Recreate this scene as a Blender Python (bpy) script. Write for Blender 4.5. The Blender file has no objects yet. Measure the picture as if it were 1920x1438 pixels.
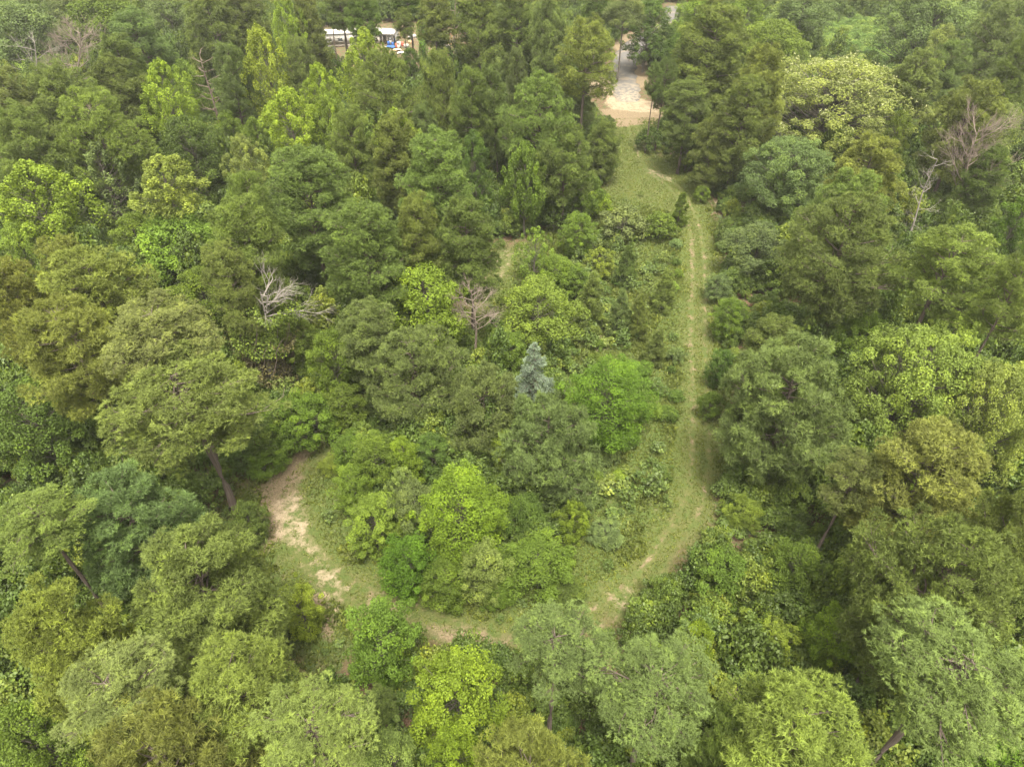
import bpy, math, random
import numpy as np
from mathutils import Vector, Matrix

S = bpy.context.scene
COL = S.collection
R_ = math.radians

# ---------------------------------------------------------------- camera
PITCH, FPX, CAMH = 42.0, 1280.0, 50.0          # degrees below level, focal length in px of a 1920 px frame, metres up
cam_d = bpy.data.cameras.new('drone_camera')
cam_d.sensor_width = 36.0
cam_d.lens = 36.0 * FPX / 1920.0
cam_d.clip_start, cam_d.clip_end = 0.5, 9000.0
cam = bpy.data.objects.new('drone_camera', cam_d)
cam.location = (0, 0, CAMH)
cam.rotation_euler = (R_(90 - PITCH), 0, 0)
COL.objects.link(cam)
S.camera = cam
S.render.resolution_x, S.render.resolution_y = 1024, 766

# ---------------------------------------------------------------- sky, sun, exposure
SUN_EL, SUN_AZ = 71.0, 172.0                      # azimuth: compass-like, 0 = +Y, clockwise
world = bpy.data.worlds.new("World")
S.world = world
world.use_nodes = True
wn, wl = world.node_tree.nodes, world.node_tree.links
wn.clear()
w_out = wn.new('ShaderNodeOutputWorld'); w_bg = wn.new('ShaderNodeBackground')
w_sky = wn.new('ShaderNodeTexSky'); w_hsv = wn.new('ShaderNodeHueSaturation')
w_sky.sky_type = 'NISHITA'; w_sky.sun_disc = False
w_sky.sun_elevation = R_(SUN_EL); w_sky.sun_rotation = R_(SUN_AZ)
w_sky.air_density = 1.3; w_sky.dust_density = 6.0; w_sky.ozone_density = 1.0
w_hsv.inputs['Saturation'].default_value = 0.08   # milky overcast sky
w_bg.inputs['Strength'].default_value = 0.15
wl.new(w_sky.outputs[0], w_hsv.inputs['Color']); w_tint = wn.new('ShaderNodeMix'); w_tint.data_type = 'RGBA'; w_tint.blend_type = 'MULTIPLY'   # a warm, hazy overcast
w_tint.inputs['Factor'].default_value = 1.0; w_tint.inputs[7].default_value = (1.06, 1.0, 0.86, 1)
wl.new(w_hsv.outputs[0], w_tint.inputs[6]); wl.new(w_tint.outputs[2], w_bg.inputs['Color'])
wl.new(w_bg.outputs[0], w_out.inputs['Surface'])
sun_d = bpy.data.lights.new('sun', 'SUN')
sun_d.energy = 2.0; sun_d.angle = R_(15); sun_d.color = (1.0, 0.93, 0.80)
sun = bpy.data.objects.new('sun', sun_d)
_sd = Vector((math.sin(R_(SUN_AZ)) * math.cos(R_(SUN_EL)), math.cos(R_(SUN_AZ)) * math.cos(R_(SUN_EL)), math.sin(R_(SUN_EL))))
sun.rotation_euler = _sd.to_track_quat('Z', 'Y').to_euler()
sun.location = (0, 0, 120)
COL.objects.link(sun)
S.view_settings.view_transform = 'Standard'; S.view_settings.look = 'None'
S.view_settings.exposure = 2.1; S.view_settings.gamma = 1.0
S.cycles.max_bounces = 6; S.cycles.diffuse_bounces = 4; S.cycles.glossy_bounces = 2
S.cycles.transmission_bounces = 4; S.cycles.volume_bounces = 0; S.cycles.transparent_max_bounces = 4
S.cycles.use_denoising = True

_c, _s = math.cos(R_(PITCH)), math.sin(R_(PITCH))
def at(px, py, z=0.0):
    """the point at height z that the photograph (1920 x 1438) shows at pixel px, py"""
    a, b = (px - 960.0) / FPX, -(py - 719.0) / FPX
    dx, dy, dz = a, _c + b * _s, -_s + b * _c
    t = (z - CAMH) / dz
    return (dx * t, dy * t, t)                    # t is also the depth along the view axis
def pix(x, y, z=0.0):
    dep = _c * y + _s * (CAMH - z)
    v = _s * y + _c * (z - CAMH)
    return 960 + FPX * x / dep, 719 - FPX * v / dep, dep
def g2(pts):
    return np.array([at(*p)[:2] for p in pts])

# ---------------------------------------------------------------- helpers
def lin(r, g, b):
    f = lambda c: (c / 255 / 12.92) if c / 255 <= 0.04045 else ((c / 255 + 0.055) / 1.055) ** 2.4
    return (f(r), f(g), f(b))
def mesh(name, V, F, mat=None, tint=None):
    """V (n,3); F (m,k) or a list of such arrays; tint: one float per face"""
    V = np.asarray(V, dtype=np.float32)
    Fs = [np.asarray(f, dtype=np.int32) for f in (F if isinstance(F, list) else [F]) if len(f)]
    me = bpy.data.meshes.new(name)
    me.vertices.add(len(V)); me.vertices.foreach_set('co', V.ravel())
    lo = np.concatenate([f.ravel() for f in Fs])
    sizes = np.concatenate([np.full(len(f), f.shape[1], np.int32) for f in Fs])
    me.loops.add(len(lo)); me.loops.foreach_set('vertex_index', lo)
    me.polygons.add(len(sizes))
    me.polygons.foreach_set('loop_start', np.concatenate([[0], np.cumsum(sizes)[:-1]]).astype(np.int32))
    if tint is not None:
        at_ = me.attributes.new('tint', 'FLOAT', 'FACE')
        at_.data.foreach_set('value', np.asarray(tint, dtype=np.float32))
    me.update(calc_edges=True)
    if mat: me.materials.append(mat)
    return me
def obj(name, me, parent=None, loc=(0, 0, 0), rot=(0, 0, 0), scale=(1, 1, 1)):
    o = bpy.data.objects.new(name, me)
    o.location, o.rotation_euler, o.scale = loc, rot, scale
    COL.objects.link(o)
    if parent: o.parent = parent
    return o
def tag(o, label=None, cat=None, group=None, kind=None):
    if label: o['label'] = label
    if cat: o['category'] = cat
    if group: o['group'] = group
    if kind: o['kind'] = kind
    return o
def unit(a):
    return a / np.maximum(np.linalg.norm(a, axis=-1, keepdims=True), 1e-9)

class Geo:
    """collects tubes, boxes and faces; becomes ONE mesh"""
    def __init__(s): s.v, s.f4, s.f3, s.n = [], [], [], 0
    def tube(s, pts, rad, k=5, cap=False):
        pts = np.asarray(pts, float); rad = np.broadcast_to(np.asarray(rad, float), (len(pts),))
        d = unit(np.gradient(pts, axis=0))
        ref = np.array([0.0, 0, 1]) if abs(d[0][2]) < 0.9 else np.array([1.0, 0, 0])
        a = unit(np.cross(d, ref)); b = np.cross(d, a)
        an = np.arange(k) * 2 * math.pi / k
        ring = pts[:, None] + rad[:, None, None] * (np.cos(an)[None, :, None] * a[:, None] + np.sin(an)[None, :, None] * b[:, None])
        s.v.append(ring.reshape(-1, 3))
        i = np.arange(len(pts) - 1)[:, None] * k + np.arange(k)[None]
        j = np.arange(len(pts) - 1)[:, None] * k + (np.arange(k)[None] + 1) % k
        s.f4.append((np.stack([i, j, j + k, i + k], -1).reshape(-1, 4)) + s.n)
        s.n += len(pts) * k
        if cap:
            e = s.n - k
            s.f3.append(np.array([[e, e + q, e + q + 1] for q in range(1, k - 1)]))
    def box(s, c, d, rz=0.0, taper=1.0, rx=0.0):
        x, y, z = (q / 2 for q in d)
        P = np.array([(-x, -y, -z), (x, -y, -z), (x, y, -z), (-x, y, -z), (-x * taper, -y * taper, z), (x * taper, -y * taper, z), (x * taper, y * taper, z), (-x * taper, y * taper, z)])
        m = np.array(Matrix.Rotation(rz, 3, 'Z') @ Matrix.Rotation(rx, 3, 'X'))
        s.v.append(P @ m.T + np.array(c))
        s.f4.append(np.array([(0, 3, 2, 1), (4, 5, 6, 7), (0, 1, 5, 4), (1, 2, 6, 5), (2, 3, 7, 6), (3, 0, 4, 7)]) + s.n)
        s.n += 8
    def poly(s, V, F):
        V = np.asarray(V, float); s.v.append(V)
        for f in F:
            f = np.array([f]) + s.n
            (s.f4 if f.shape[1] == 4 else s.f3).append(f)
        s.n += len(V)
    def build(s, name, mat, parent=None, **kw):
        return obj(name, s.data(name, mat), parent, **kw)
    def data(s, name, mat):
        F = ([np.concatenate(s.f4)] if s.f4 else []) + ([np.concatenate(s.f3)] if s.f3 else [])
        return mesh(name, np.concatenate(s.v), F, mat)

# ---------------------------------------------------------------- materials
def nodes(name):
    m = bpy.data.materials.new(name); m.use_nodes = True
    n, l = m.node_tree.nodes, m.node_tree.links
    n.clear()
    o = n.new('ShaderNodeOutputMaterial')
    return m, n, l, o
def math_(n, l, op, a, b=None, clamp=False):
    q = n.new('ShaderNodeMath'); q.operation = op; q.use_clamp = clamp
    for i, v in ((0, a), (1, b)):
        if v is None: continue
        if isinstance(v, (int, float)): q.inputs[i].default_value = v
        else: l.new(v, q.inputs[i])
    return q.outputs[0]
def mixc(n, l, fac, a, b, mode='MIX'):
    q = n.new('ShaderNodeMix'); q.data_type = 'RGBA'; q.blend_type = mode
    for sock, v in ((q.inputs['Factor'], fac), (q.inputs[6], a), (q.inputs[7], b)):
        if isinstance(v, (int, float)): sock.default_value = v
        elif isinstance(v, tuple): sock.default_value = (*v, 1)
        else: l.new(v, sock)
    return q.outputs[2]
def noise(n, l, scale, detail=4, rough=0.6, vec=None):
    q = n.new('ShaderNodeTexNoise'); q.inputs['Scale'].default_value = scale
    q.inputs['Detail'].default_value = detail; q.inputs['Roughness'].default_value = rough
    if vec is not None: l.new(vec, q.inputs['Vector'])
    return q.outputs['Fac']
def ramp(n, l, fac, stops):
    q = n.new('ShaderNodeValToRGB'); l.new(fac, q.inputs[0])
    e = q.color_ramp.elements
    while len(e) < len(stops): e.new(0.5)
    for i, (p, c) in enumerate(stops):
        e[i].position = p; e[i].color = (*c, 1)
    return q.outputs[0]
def sstep(n, l, x, a, b):
    q = n.new('ShaderNodeMapRange'); q.interpolation_type = 'SMOOTHSTEP'
    l.new(x, q.inputs[0]); q.inputs[1].default_value = a; q.inputs[2].default_value = b
    return q.outputs[0]

def foliage(name, trans=0.3, spread=0.55, warm=(1.14, 1.1, 0.72), use_object_color=True, ramp_stops=None, rough=0.55, spec=0.3):
    m, n, l, o = nodes(name)
    t = n.new('ShaderNodeAttribute'); t.attribute_name = 'tint'
    info = n.new('ShaderNodeObjectInfo')
    base = info.outputs['Color'] if use_object_color else ramp(n, l, info.outputs['Random'], ramp_stops)
    k = math_(n, l, 'MULTIPLY_ADD', t.outputs['Fac'], 2 * spread)
    k.node.inputs[2].default_value = 1 - spread
    c = mixc(n, l, 1.0, base, k, 'MULTIPLY')
    hot = mixc(n, l, 1.0, c, warm, 'MULTIPLY')
    c = mixc(n, l, sstep(n, l, t.outputs['Fac'], 0.5, 1.0), c, hot)
    p = n.new('ShaderNodeBsdfPrincipled'); l.new(c, p.inputs['Base Color'])
    p.inputs['Roughness'].default_value = rough; p.inputs['Specular IOR Level'].default_value = spec
    tr = n.new('ShaderNodeBsdfTranslucent')
    tc = mixc(n, l, 1.0, c, (1.08, 1.15, 0.55), 'MULTIPLY'); l.new(tc, tr.inputs['Color'])
    mx = n.new('ShaderNodeMixShader'); mx.inputs[0].default_value = trans
    l.new(p.outputs[0], mx.inputs[1]); l.new(tr.outputs[0], mx.inputs[2])
    l.new(mx.outputs[0], o.inputs['Surface'])
    return m
def plain(name, col, rough=0.8, var=0.25, scale=3.0, spec=0.3, metal=0.0, dirt=None):
    m, n, l, o = nodes(name)
    tc = n.new('ShaderNodeTexCoord')
    f = noise(n, l, scale, 5, 0.65, tc.outputs['Object'])
    lo = tuple(c * (1 - var) for c in col); hi = tuple(min(1, c * (1 + var)) for c in col)
    c = ramp(n, l, f, [(0.3, lo), (0.7, hi)])
    if dirt:
        f2 = noise(n, l, scale * 0.6, 6, 0.7, tc.outputs['Object'])
        c = mixc(n, l, sstep(n, l, f2, 0.52, 0.68), c, dirt)
    p = n.new('ShaderNodeBsdfPrincipled'); l.new(c, p.inputs['Base Color'])
    p.inputs['Roughness'].default_value = rough; p.inputs['Specular IOR Level'].default_value = spec
    p.inputs['Metallic'].default_value = metal
    l.new(p.outputs[0], o.inputs['Surface'])
    return m
def bark(name, a, b):
    m, n, l, o = nodes(name)
    tc = n.new('ShaderNodeTexCoord'); mp = n.new('ShaderNodeMapping')
    mp.inputs['Scale'].default_value = (6, 6, 1.5); l.new(tc.outputs['Object'], mp.inputs['Vector'])
    f = noise(n, l, 2.0, 6, 0.7, mp.outputs[0])
    f2 = noise(n, l, 0.35, 2, 0.5, tc.outputs['Object'])
    c = ramp(n, l, f, [(0.32, a), (0.68, b)])
    c = mixc(n, l, sstep(n, l, f2, 0.45, 0.7), c, tuple(q * 0.65 for q in b))
    p = n.new('ShaderNodeBsdfPrincipled'); l.new(c, p.inputs['Base Color']); p.inputs['Roughness'].default_value = 0.9
    p.inputs['Specular IOR Level'].default_value = 0.15
    bm = n.new('ShaderNodeBump'); bm.inputs['Strength'].default_value = 0.6; bm.inputs['Distance'].default_value = 0.03
    l.new(f, bm.inputs['Height']); l.new(bm.outputs[0], p.inputs['Normal'])
    l.new(p.outputs[0], o.inputs['Surface'])
    return m
M_NEEDLE = foliage('pine_needles', 0.25, 0.55, (1.07, 1.07, .8), rough=.75, spec=.1)
M_LEAF = foliage('tree_leaves', 0.34, 0.6, (1.12, 1.06, .7), rough=.65, spec=.12)
M_BARK = bark('pine_bark', (0.045, 0.036, 0.03), (0.125, 0.10, 0.085))
M_GREYBARK = bark('grey_bark', (0.055, 0.048, 0.04), (0.15, 0.135, 0.115))
M_DEADGREY = bark('weathered_grey_wood', (0.11, 0.10, 0.088), (0.235, 0.215, 0.195))
M_DEADPINK = bark('pinkish_dead_wood', (0.10, 0.078, 0.064), (0.215, 0.175, 0.15))
M_DEADDARK = bark('dark_dead_wood', (0.06, 0.046, 0.037), (0.17, 0.135, 0.11))
M_BLOSSOM = foliage('cream_blossom', 0.2, 0.3, (1.1, 1.05, 0.8))

# ---------------------------------------------------------------- foliage geometry
def leaves_at(rng, P, N, size, ratio=0.72, fold=0.18):
    """one folded rhombic leaf per point; N: facing normals"""
    n = len(P)
    N = unit(N)
    r = unit(rng.normal(size=(n, 3)))
    a = unit(np.cross(N, r)); b = np.cross(N, a)
    s = (size * rng.uniform(0.65, 1.3, n))[:, None]
    w = s * ratio * 0.5
    v = np.stack([P - a * s * 0.5, P + b * w - N * w * fold * 2 + a * s * .05, P + a * s * 0.5 - N * s * fold, P - b * w - N * w * fold * 2 + a * s * .05], 1).reshape(-1, 3)
    return v, np.arange(4 * n).reshape(-1, 4)
def tufts_at(rng, P, A, size, k=11, width=0.2, open_=0.85):
    n = len(P)
    d = unit(A[:, None] * 0.75 + unit(rng.normal(size=(n, k, 3))) * open_)
    side = unit(np.cross(d, rng.normal(size=(n, k, 3))))
    s = (size * rng.uniform(0.7, 1.25, (n, 1)) * rng.uniform(0.75, 1.1, (n, k)))[..., None]
    w = s * width * 0.5
    q = P[:, None] + d * s * 0.02
    v = np.stack([q + side * w, q - side * w, q + d * s], 2).reshape(-1, 3)     # a tapering bundle of needles
    f = np.arange(3 * n * k).reshape(-1, 3)
    return v, f, np.repeat(np.arange(n), k)
def prof_dome(t):
    return math.sqrt(max(0.0, 1 - ((t - 0.38) / 0.64) ** 2)) if t > 0.38 else 0.62 + 0.38 * math.sin(t / 0.38 * math.pi / 2)
def prof_cone(t):
    return (1 - t) ** 0.75 * (0.55 + 0.45 * min(1, t / 0.15)) + 0.04
def prof_oval(t):
    return max(0.08, math.sin(math.pi * min(1, (t + 0.12) / 1.14)) ** 0.65)

def pine_proto(seed, R, C, prof, n_limb, tuft=0.27, dens=1.0, rc=(0.32, 0.6), gap=0.15, rise=0.4, k=9, width=0.2, open_=0.95, clump_t=26):
    """crown (needle tufts) and limbs; crown base z=0, top z=2C"""
    rng = np.random.default_rng(seed)
    g = Geo(); CP, CR, CO = [], [], []
    H = 2 * C
    g.tube([(0, 0, -0.02 * H), (0.05, 0, H * 0.3), (-0.04, 0.05, H * 0.6), (0, 0, H * 0.97)], [0.17 * R / 3.6, 0.13 * R / 3.6, 0.08 * R / 3.6, 0.015], 6)
    for i in range(n_limb):
        t = min(0.985, max(0.01, (i + rng.uniform(0.1, 0.9)) / n_limb))
        if rng.random() < gap * (1 - t): continue
        az = i * 2.399 + rng.normal(0, 0.25)
        L = R * prof(t) * rng.uniform(0.7, 1.06) * (1 + .17 * math.sin(az * 2 + seed) * math.cos(t * 5 + seed) + .1 * math.sin(az * 3 + seed * 2))
        rs = rise * (0.5 + t) * rng.uniform(0.6, 1.3)
        zt = H * t
        p0 = np.array([0, 0, max(0.0, zt - L * rs)]); p2 = np.array([math.cos(az) * L, math.sin(az) * L, zt + rng.normal(0, 0.15)])
        p1 = (p0 + p2) / 2 + np.array([rng.normal(0, .12 * L), rng.normal(0, .12 * L), -0.08 * L])
        bz = lambda s: (1 - s) ** 2 * p0 + 2 * s * (1 - s) * p1 + s * s * p2
        g.tube([bz(s) for s in (0, .3, .6, .85, 1)], np.array([.06, .048, .034, .02, .008]) * (0.5 + L / R * 0.6) * R / 3.6, 4)
        nc = int((2.2 + 2.0 * L) * dens * (3.6 / R) ** 0.3 + 0.5)
        out = unit(np.array([math.cos(az), math.sin(az), 0.0])); lat = np.array([-out[1], out[0], 0.0])
        for j in range(nc):
            s = 1 - 0.68 * rng.random() ** 1.35
            off = rng.uniform(-1, 1) * 0.52 * s * L * 0.62
            c = bz(s) + lat * off + np.array([0, 0, rng.normal(0.12, 0.22) + 0.10 * abs(off)])
            if j == 0: c = p2.copy()
            if abs(off) > 0.35: g.tube([bz(max(0, s - 0.22)), (bz(s) + c) / 2 - (0, 0, .05), c], [.03, .02, .008], 3)
            CP.append(c); CR.append(rng.uniform(*rc) * (0.8 + 0.25 * min(1, L / R))); CO.append(out)
    CP, CR, CO = np.array(CP), np.array(CR), np.array(CO)
    n = len(CP)
    ci = np.repeat(np.arange(n), clump_t)
    d = unit(rng.normal(size=(len(ci), 3)) + np.array([0, 0, 0.55]) + CO[ci] * 0.35)
    P = CP[ci] + d * (CR[ci] * rng.uniform(0.62, 1.02, len(ci)))[:, None] * np.array([1, 1, 0.78])
    A = unit(d + np.array([0, 0, 0.5]))
    v, f, ti = tufts_at(rng, P, A, tuft, k, width, open_)
    cl = rng.random(n)
    tint = np.clip(0.6 * cl[ci][ti] + 0.3 * rng.random(len(P))[ti] + 0.10 * rng.random(len(ti)), 0, 1)
    return dict(R=R, C=C, crown=mesh('pine_crown', v, f, M_NEEDLE, tint), limbs=g.data('pine_branches', M_BARK))
def leaf_proto(seed, R, C, shape='round', n_cl=90, rc=(0.55, 1.05), leaf=0.165, per=270, up=0.45, blossom=0, mat=None, low=-0.55, flat=0.75, inner=0.18, ratio=0.72):
    rng = np.random.default_rng(seed)
    g = Geo(); H = 2 * C
    i = np.arange(n_cl) + 0.5
    zz = 1 - (1 - low) * i / n_cl
    ph = i * 2.39996 + rng.normal(0, 0.3, n_cl)
    rr = np.sqrt(np.maximum(0, 1 - zz ** 2))
    if shape == 'cone':                                   # ovate crown with pointed, spiky leaders
        t = (zz - low) / (1 - low)
        rr = (1 - t ** 4.0) * (0.66 + 0.4 * np.minimum(1, t / 0.3)) + 0.05
    lobe = 1 + (0.16 if shape != 'cone' else 0.24) * np.sin(ph * 3 + seed) * np.cos(zz * 4 + seed * 2) + 0.10 * np.sin(ph * 5 + seed * 3)
    sh = rng.uniform(0.68, 1.08, n_cl) * lobe
    inn = rng.random(n_cl) < inner
    sh[inn] *= rng.uniform(0.45, 0.75, inn.sum())
    CP = np.stack([np.cos(ph) * rr * R * sh, np.sin(ph) * rr * R * sh, C + zz * C * (0.85 + 0.15 * sh)], 1)
    CR = rng.uniform(*rc, n_cl)
    if shape == 'cone': CR *= np.clip(1.15 - 0.5 * (zz - low) / (1 - low), 0.6, 1.2)
    CP -= unit(CP - np.array([0, 0, C])) * CR[:, None] * 0.6
    g.tube([(0, 0, 0), (.06, .03, H * 0.3), (-.05, .05, H * 0.62), (0, 0, H * 0.9)], np.array([.16, .12, .07, .015]) * R / 4, 6)
    for c in CP:
        z0 = max(0.0, c[2] - 0.9 * math.hypot(c[0], c[1]) * rng.uniform(0.6, 1.1)) * 0.92
        p0 = np.array([0, 0, z0]); m = (p0 + c) / 2 + np.array([rng.normal(0, .12), rng.normal(0, .12), -0.05]) * R / 4
        g.tube([p0, m, c], np.array([.04, .024, .007]) * R / 4, 4)
    ci = np.repeat(np.arange(n_cl), per)
    d = unit(rng.normal(size=(len(ci), 3)) + np.array([0, 0, 0.35]))
    wob = 1 + 0.22 * np.sin(d[:, 0] * 5 + ci) * np.cos(d[:, 1] * 6 + ci * 1.7)
    rad = rng.uniform(0.55, 1.0, len(ci)) ** 0.6 * wob
    sc = np.array([1, 1, flat]) if shape != 'cone' else np.array([0.85, 0.85, 1.15])
    P = CP[ci] + d * (CR[ci] * rad)[:, None] * sc
    N = d * 0.5 + np.array([0, 0, up]) + rng.normal(size=d.shape) * 0.45
    v, f = leaves_at(rng, P, N, leaf, ratio)
    cl = rng.random(n_cl)
    tint = np.clip(0.45 * cl[ci] + 0.2 * (0.5 + 0.5 * np.sin(ph * 2 + zz * 3 + seed))[ci] + 0.35 * rng.random(len(ci)), 0, 1)
    out = dict(R=R, C=C, crown=mesh('leaf_crown', v, f, mat or M_LEAF, tint), limbs=g.data('tree_branches', M_GREYBARK))
    if blossom:
        q = np.nonzero((d[:, 2] > 0.35) & (CP[ci][:, 2] > C * 1.15))[0]
        q = rng.choice(q, min(len(q), blossom), replace=False)
        Pb = P[q] + np.array([0, 0, 0.12]) + d[q] * 0.1
        vb, fb, tb = tufts_at(rng, Pb, unit(d[q] + np.array([0, 0, .8])), 0.26, 5, 0.3, 0.9)
        out['blossom'] = mesh('blossom_sprays', vb, fb, M_BLOSSOM, rng.random(len(tb)))
    return out
def cedar_proto(seed, R, C):
    rng = np.random.default_rng(seed)
    g = Geo(); H = 2 * C; P, A, CI = [], [], []
    g.tube([(0, 0, 0), (0, 0, H * .5), (0, 0, H)], [.16, .1, .01], 6)
    n = 62
    for i in range(n):
        t = (i + .5) / n
        az = i * 2.399 + rng.normal(0, .3); L = R * ((1 - t) ** 0.85 * 0.97 + 0.06) * rng.uniform(.6, 1.1)
        out = np.array([math.cos(az), math.sin(az), 0]); lat = np.array([-out[1], out[0], 0]); z0 = H * t * 0.97
        path = [out * L * s + np.array([0, 0, z0 + L * (0.28 * s - 0.42 * s * s)]) for s in (0, .25, .5, .75, 1)]
        g.tube(path, [.05, .04, .03, .02, .01], 4)
        for s in np.linspace(0.25, 1, max(5, int(L * 7))):
            p = out * L * s + np.array([0, 0, z0 + L * (0.28 * s - 0.42 * s * s)])
            wd = 0.42 * (1.15 - s) * L * 0.75 + 0.12
            for q in range(6):
                o = rng.uniform(-1, 1) * wd
                P.append(p + lat * o + out * abs(o) * 0.4 + np.array([0, 0, -0.25 * abs(o) + rng.normal(.03, .04)])); A.append(out * .5 + lat * np.sign(o) * .5 + (0, 0, .45)); CI.append(i)
    P, A, CI = np.array(P), unit(np.array(A)), np.array(CI)
    v, f, ti = tufts_at(rng, P, A, 0.2, 9, 0.26, 0.8)
    cl = rng.random(n)
    return dict(R=R, C=C, crown=mesh('cedar_crown', v, f, M_NEEDLE, np.clip(.5 * cl[CI][ti] + .5 * rng.random(len(ti)), 0, 1)), limbs=g.data('cedar_branches', M_GREYBARK))

PROTO = {
 'pine': [pine_proto(11, 3.6, 3.6, prof_dome, 60, rc=(.36, .6)), pine_proto(12, 3.6, 4.2, prof_dome, 66), pine_proto(13, 3.6, 3.9, prof_dome, 58, rc=(.4, .66), gap=.3),
          pine_proto(14, 3.6, 4.6, prof_oval, 68), pine_proto(15, 3.6, 4.0, prof_dome, 64, gap=.3, rise=.55)],
 'tallpine': [pine_proto(25, 3.8, 6.0, prof_dome, 96, rc=(.42, .68)), pine_proto(26, 3.8, 7.0, prof_dome, 100, rc=(.42, .68), gap=.2), pine_proto(27, 3.8, 6.0, prof_dome, 92, rc=(.42, .7), gap=.3)],
 'bigpine': [pine_proto(21, 5.2, 4.6, prof_dome, 84, dens=1.0, rc=(.42, .72)), pine_proto(22, 5.2, 5.2, prof_dome, 88, dens=1.0, rc=(.42, .75), gap=.25),
             pine_proto(23, 5.2, 5.0, prof_oval, 86, dens=1.0, rc=(.42, .72), gap=.25)],
 'openpine': [pine_proto(31, 4.2, 4.6, prof_dome, 66, tuft=.26, dens=.9, rc=(.42, .72), gap=.4, clump_t=26), pine_proto(32, 4.2, 4.2, prof_dome, 66, dens=.95, tuft=.25, rc=(.42, .7), gap=.4, rise=.3, clump_t=26)],
 'puffpine': [pine_proto(41, 4.2, 4.8, prof_dome, 72, tuft=.33, dens=.95, rc=(.4, .58), k=13, width=.15, open_=1.1, clump_t=17), pine_proto(42, 4.2, 4.0, prof_dome, 70, tuft=.33, dens=.95, rc=(.4, .6), k=13, width=.15, open_=1.1, clump_t=17)],
 'youngpine': [pine_proto(51, 1.9, 2.6, prof_cone, 40, tuft=.2, dens=1.0, rc=(.2, .36), k=9, gap=0), pine_proto(52, 1.9, 3.0, prof_cone, 44, tuft=.2, dens=1.0, rc=(.2, .36), k=9, gap=.1)],
 'conepine': [pine_proto(61, 3.2, 5.0, lambda t: prof_cone(t) * .5 + prof_dome(t) * .5, 84, dens=1.0, rc=(.34, .6)), pine_proto(62, 3.2, 5.6, lambda t: prof_cone(t) * .35 + prof_dome(t) * .65, 84, rc=(.34, .6), gap=.25)],
 'round': [leaf_proto(71, 4, 3.6), leaf_proto(72, 4, 3.9, n_cl=120, rc=(.4, .85), per=210), leaf_proto(73, 4, 3.3, n_cl=80, rc=(.6, 1.15), per=300),
           leaf_proto(74, 4, 4.2, n_cl=110, rc=(.45, .9), per=225, inner=.3), leaf_proto(75, 3.6, 5.2, n_cl=130, rc=(.45, .95), per=210, inner=.25, low=-.9), leaf_proto(76, 3.6, 5.6, n_cl=140, rc=(.4, .85), per=200, inner=.25, low=-.9)],
 'gum': [leaf_proto(81, 3.2, 4.6, 'cone', 120, (.42, .8), .17, 200, low=-.95, up=.3, inner=.12), leaf_proto(82, 3.2, 4.0, 'cone', 110, (.45, .85), .18, 200, low=-.95, up=.3, inner=.15), leaf_proto(83, 3.2, 4.3, 'cone', 100, (.4, .75), .175, 190, low=-.95, inner=.2)],
 'loose': [leaf_proto(91, 3.6, 4.0, n_cl=80, rc=(.35, .7), per=85, leaf=.19, inner=.35, low=-.8), leaf_proto(92, 3.6, 4.4, 'cone', 85, (.35, .7), .2, 85, low=-.95, inner=.3)],
 'big': [leaf_proto(101, 7, 5.0, n_cl=240, rc=(.6, 1.2), per=270, leaf=.18), leaf_proto(102, 7, 5.6, n_cl=260, rc=(.55, 1.1), per=250, leaf=.18)],
 'chestnut': [leaf_proto(111, 9, 7, n_cl=420, rc=(.55, 1.05), per=150, leaf=.25, ratio=.45, blossom=800, inner=.25)],
 'feather': [leaf_proto(121, 4, 4.0, n_cl=270, rc=(.4, .8), per=170, leaf=.15, ratio=.5, low=-.9, flat=.58, up=.7, inner=.15)],
 'shrub': [leaf_proto(131, 1.6, 1.1, n_cl=34, rc=(.28, .55), per=110, leaf=.155, low=-.3), leaf_proto(132, 1.6, 1.3, n_cl=40, rc=(.25, .5), per=100, leaf=.145, low=-.4), leaf_proto(133, 1.6, 1.0, n_cl=30, rc=(.3, .6), per=100, leaf=.18, low=-.3, up=.7)],
 'cedar': [cedar_proto(141, 2.9, 4.6)],
}
def trunk_mesh(seed, name, mat):
    rng = np.random.default_rng(seed); g = Geo()
    a = rng.uniform(0, 6.28); b = 0.22
    zs = np.array([0, .03, .1, .25, .4, .55, .7, .85, 1.0])
    w = np.sin(np.clip(zs / .85, 0, 1) * math.pi) * b
    pts = np.stack([np.cos(a) * w, np.sin(a) * w * (1 - 2 * zs), zs], 1)
    g.tube(pts, np.array([.34, .27, .24, .22, .2, .18, .165, .155, .145]), 9)
    return g.data(name, mat)
TRUNK = [trunk_mesh(s, 'tree_trunk', M_BARK) for s in (1, 2, 3)]
TRUNKG = [trunk_mesh(s, 'grey_trunk', M_GREYBARK) for s in (4, 5)]
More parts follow.
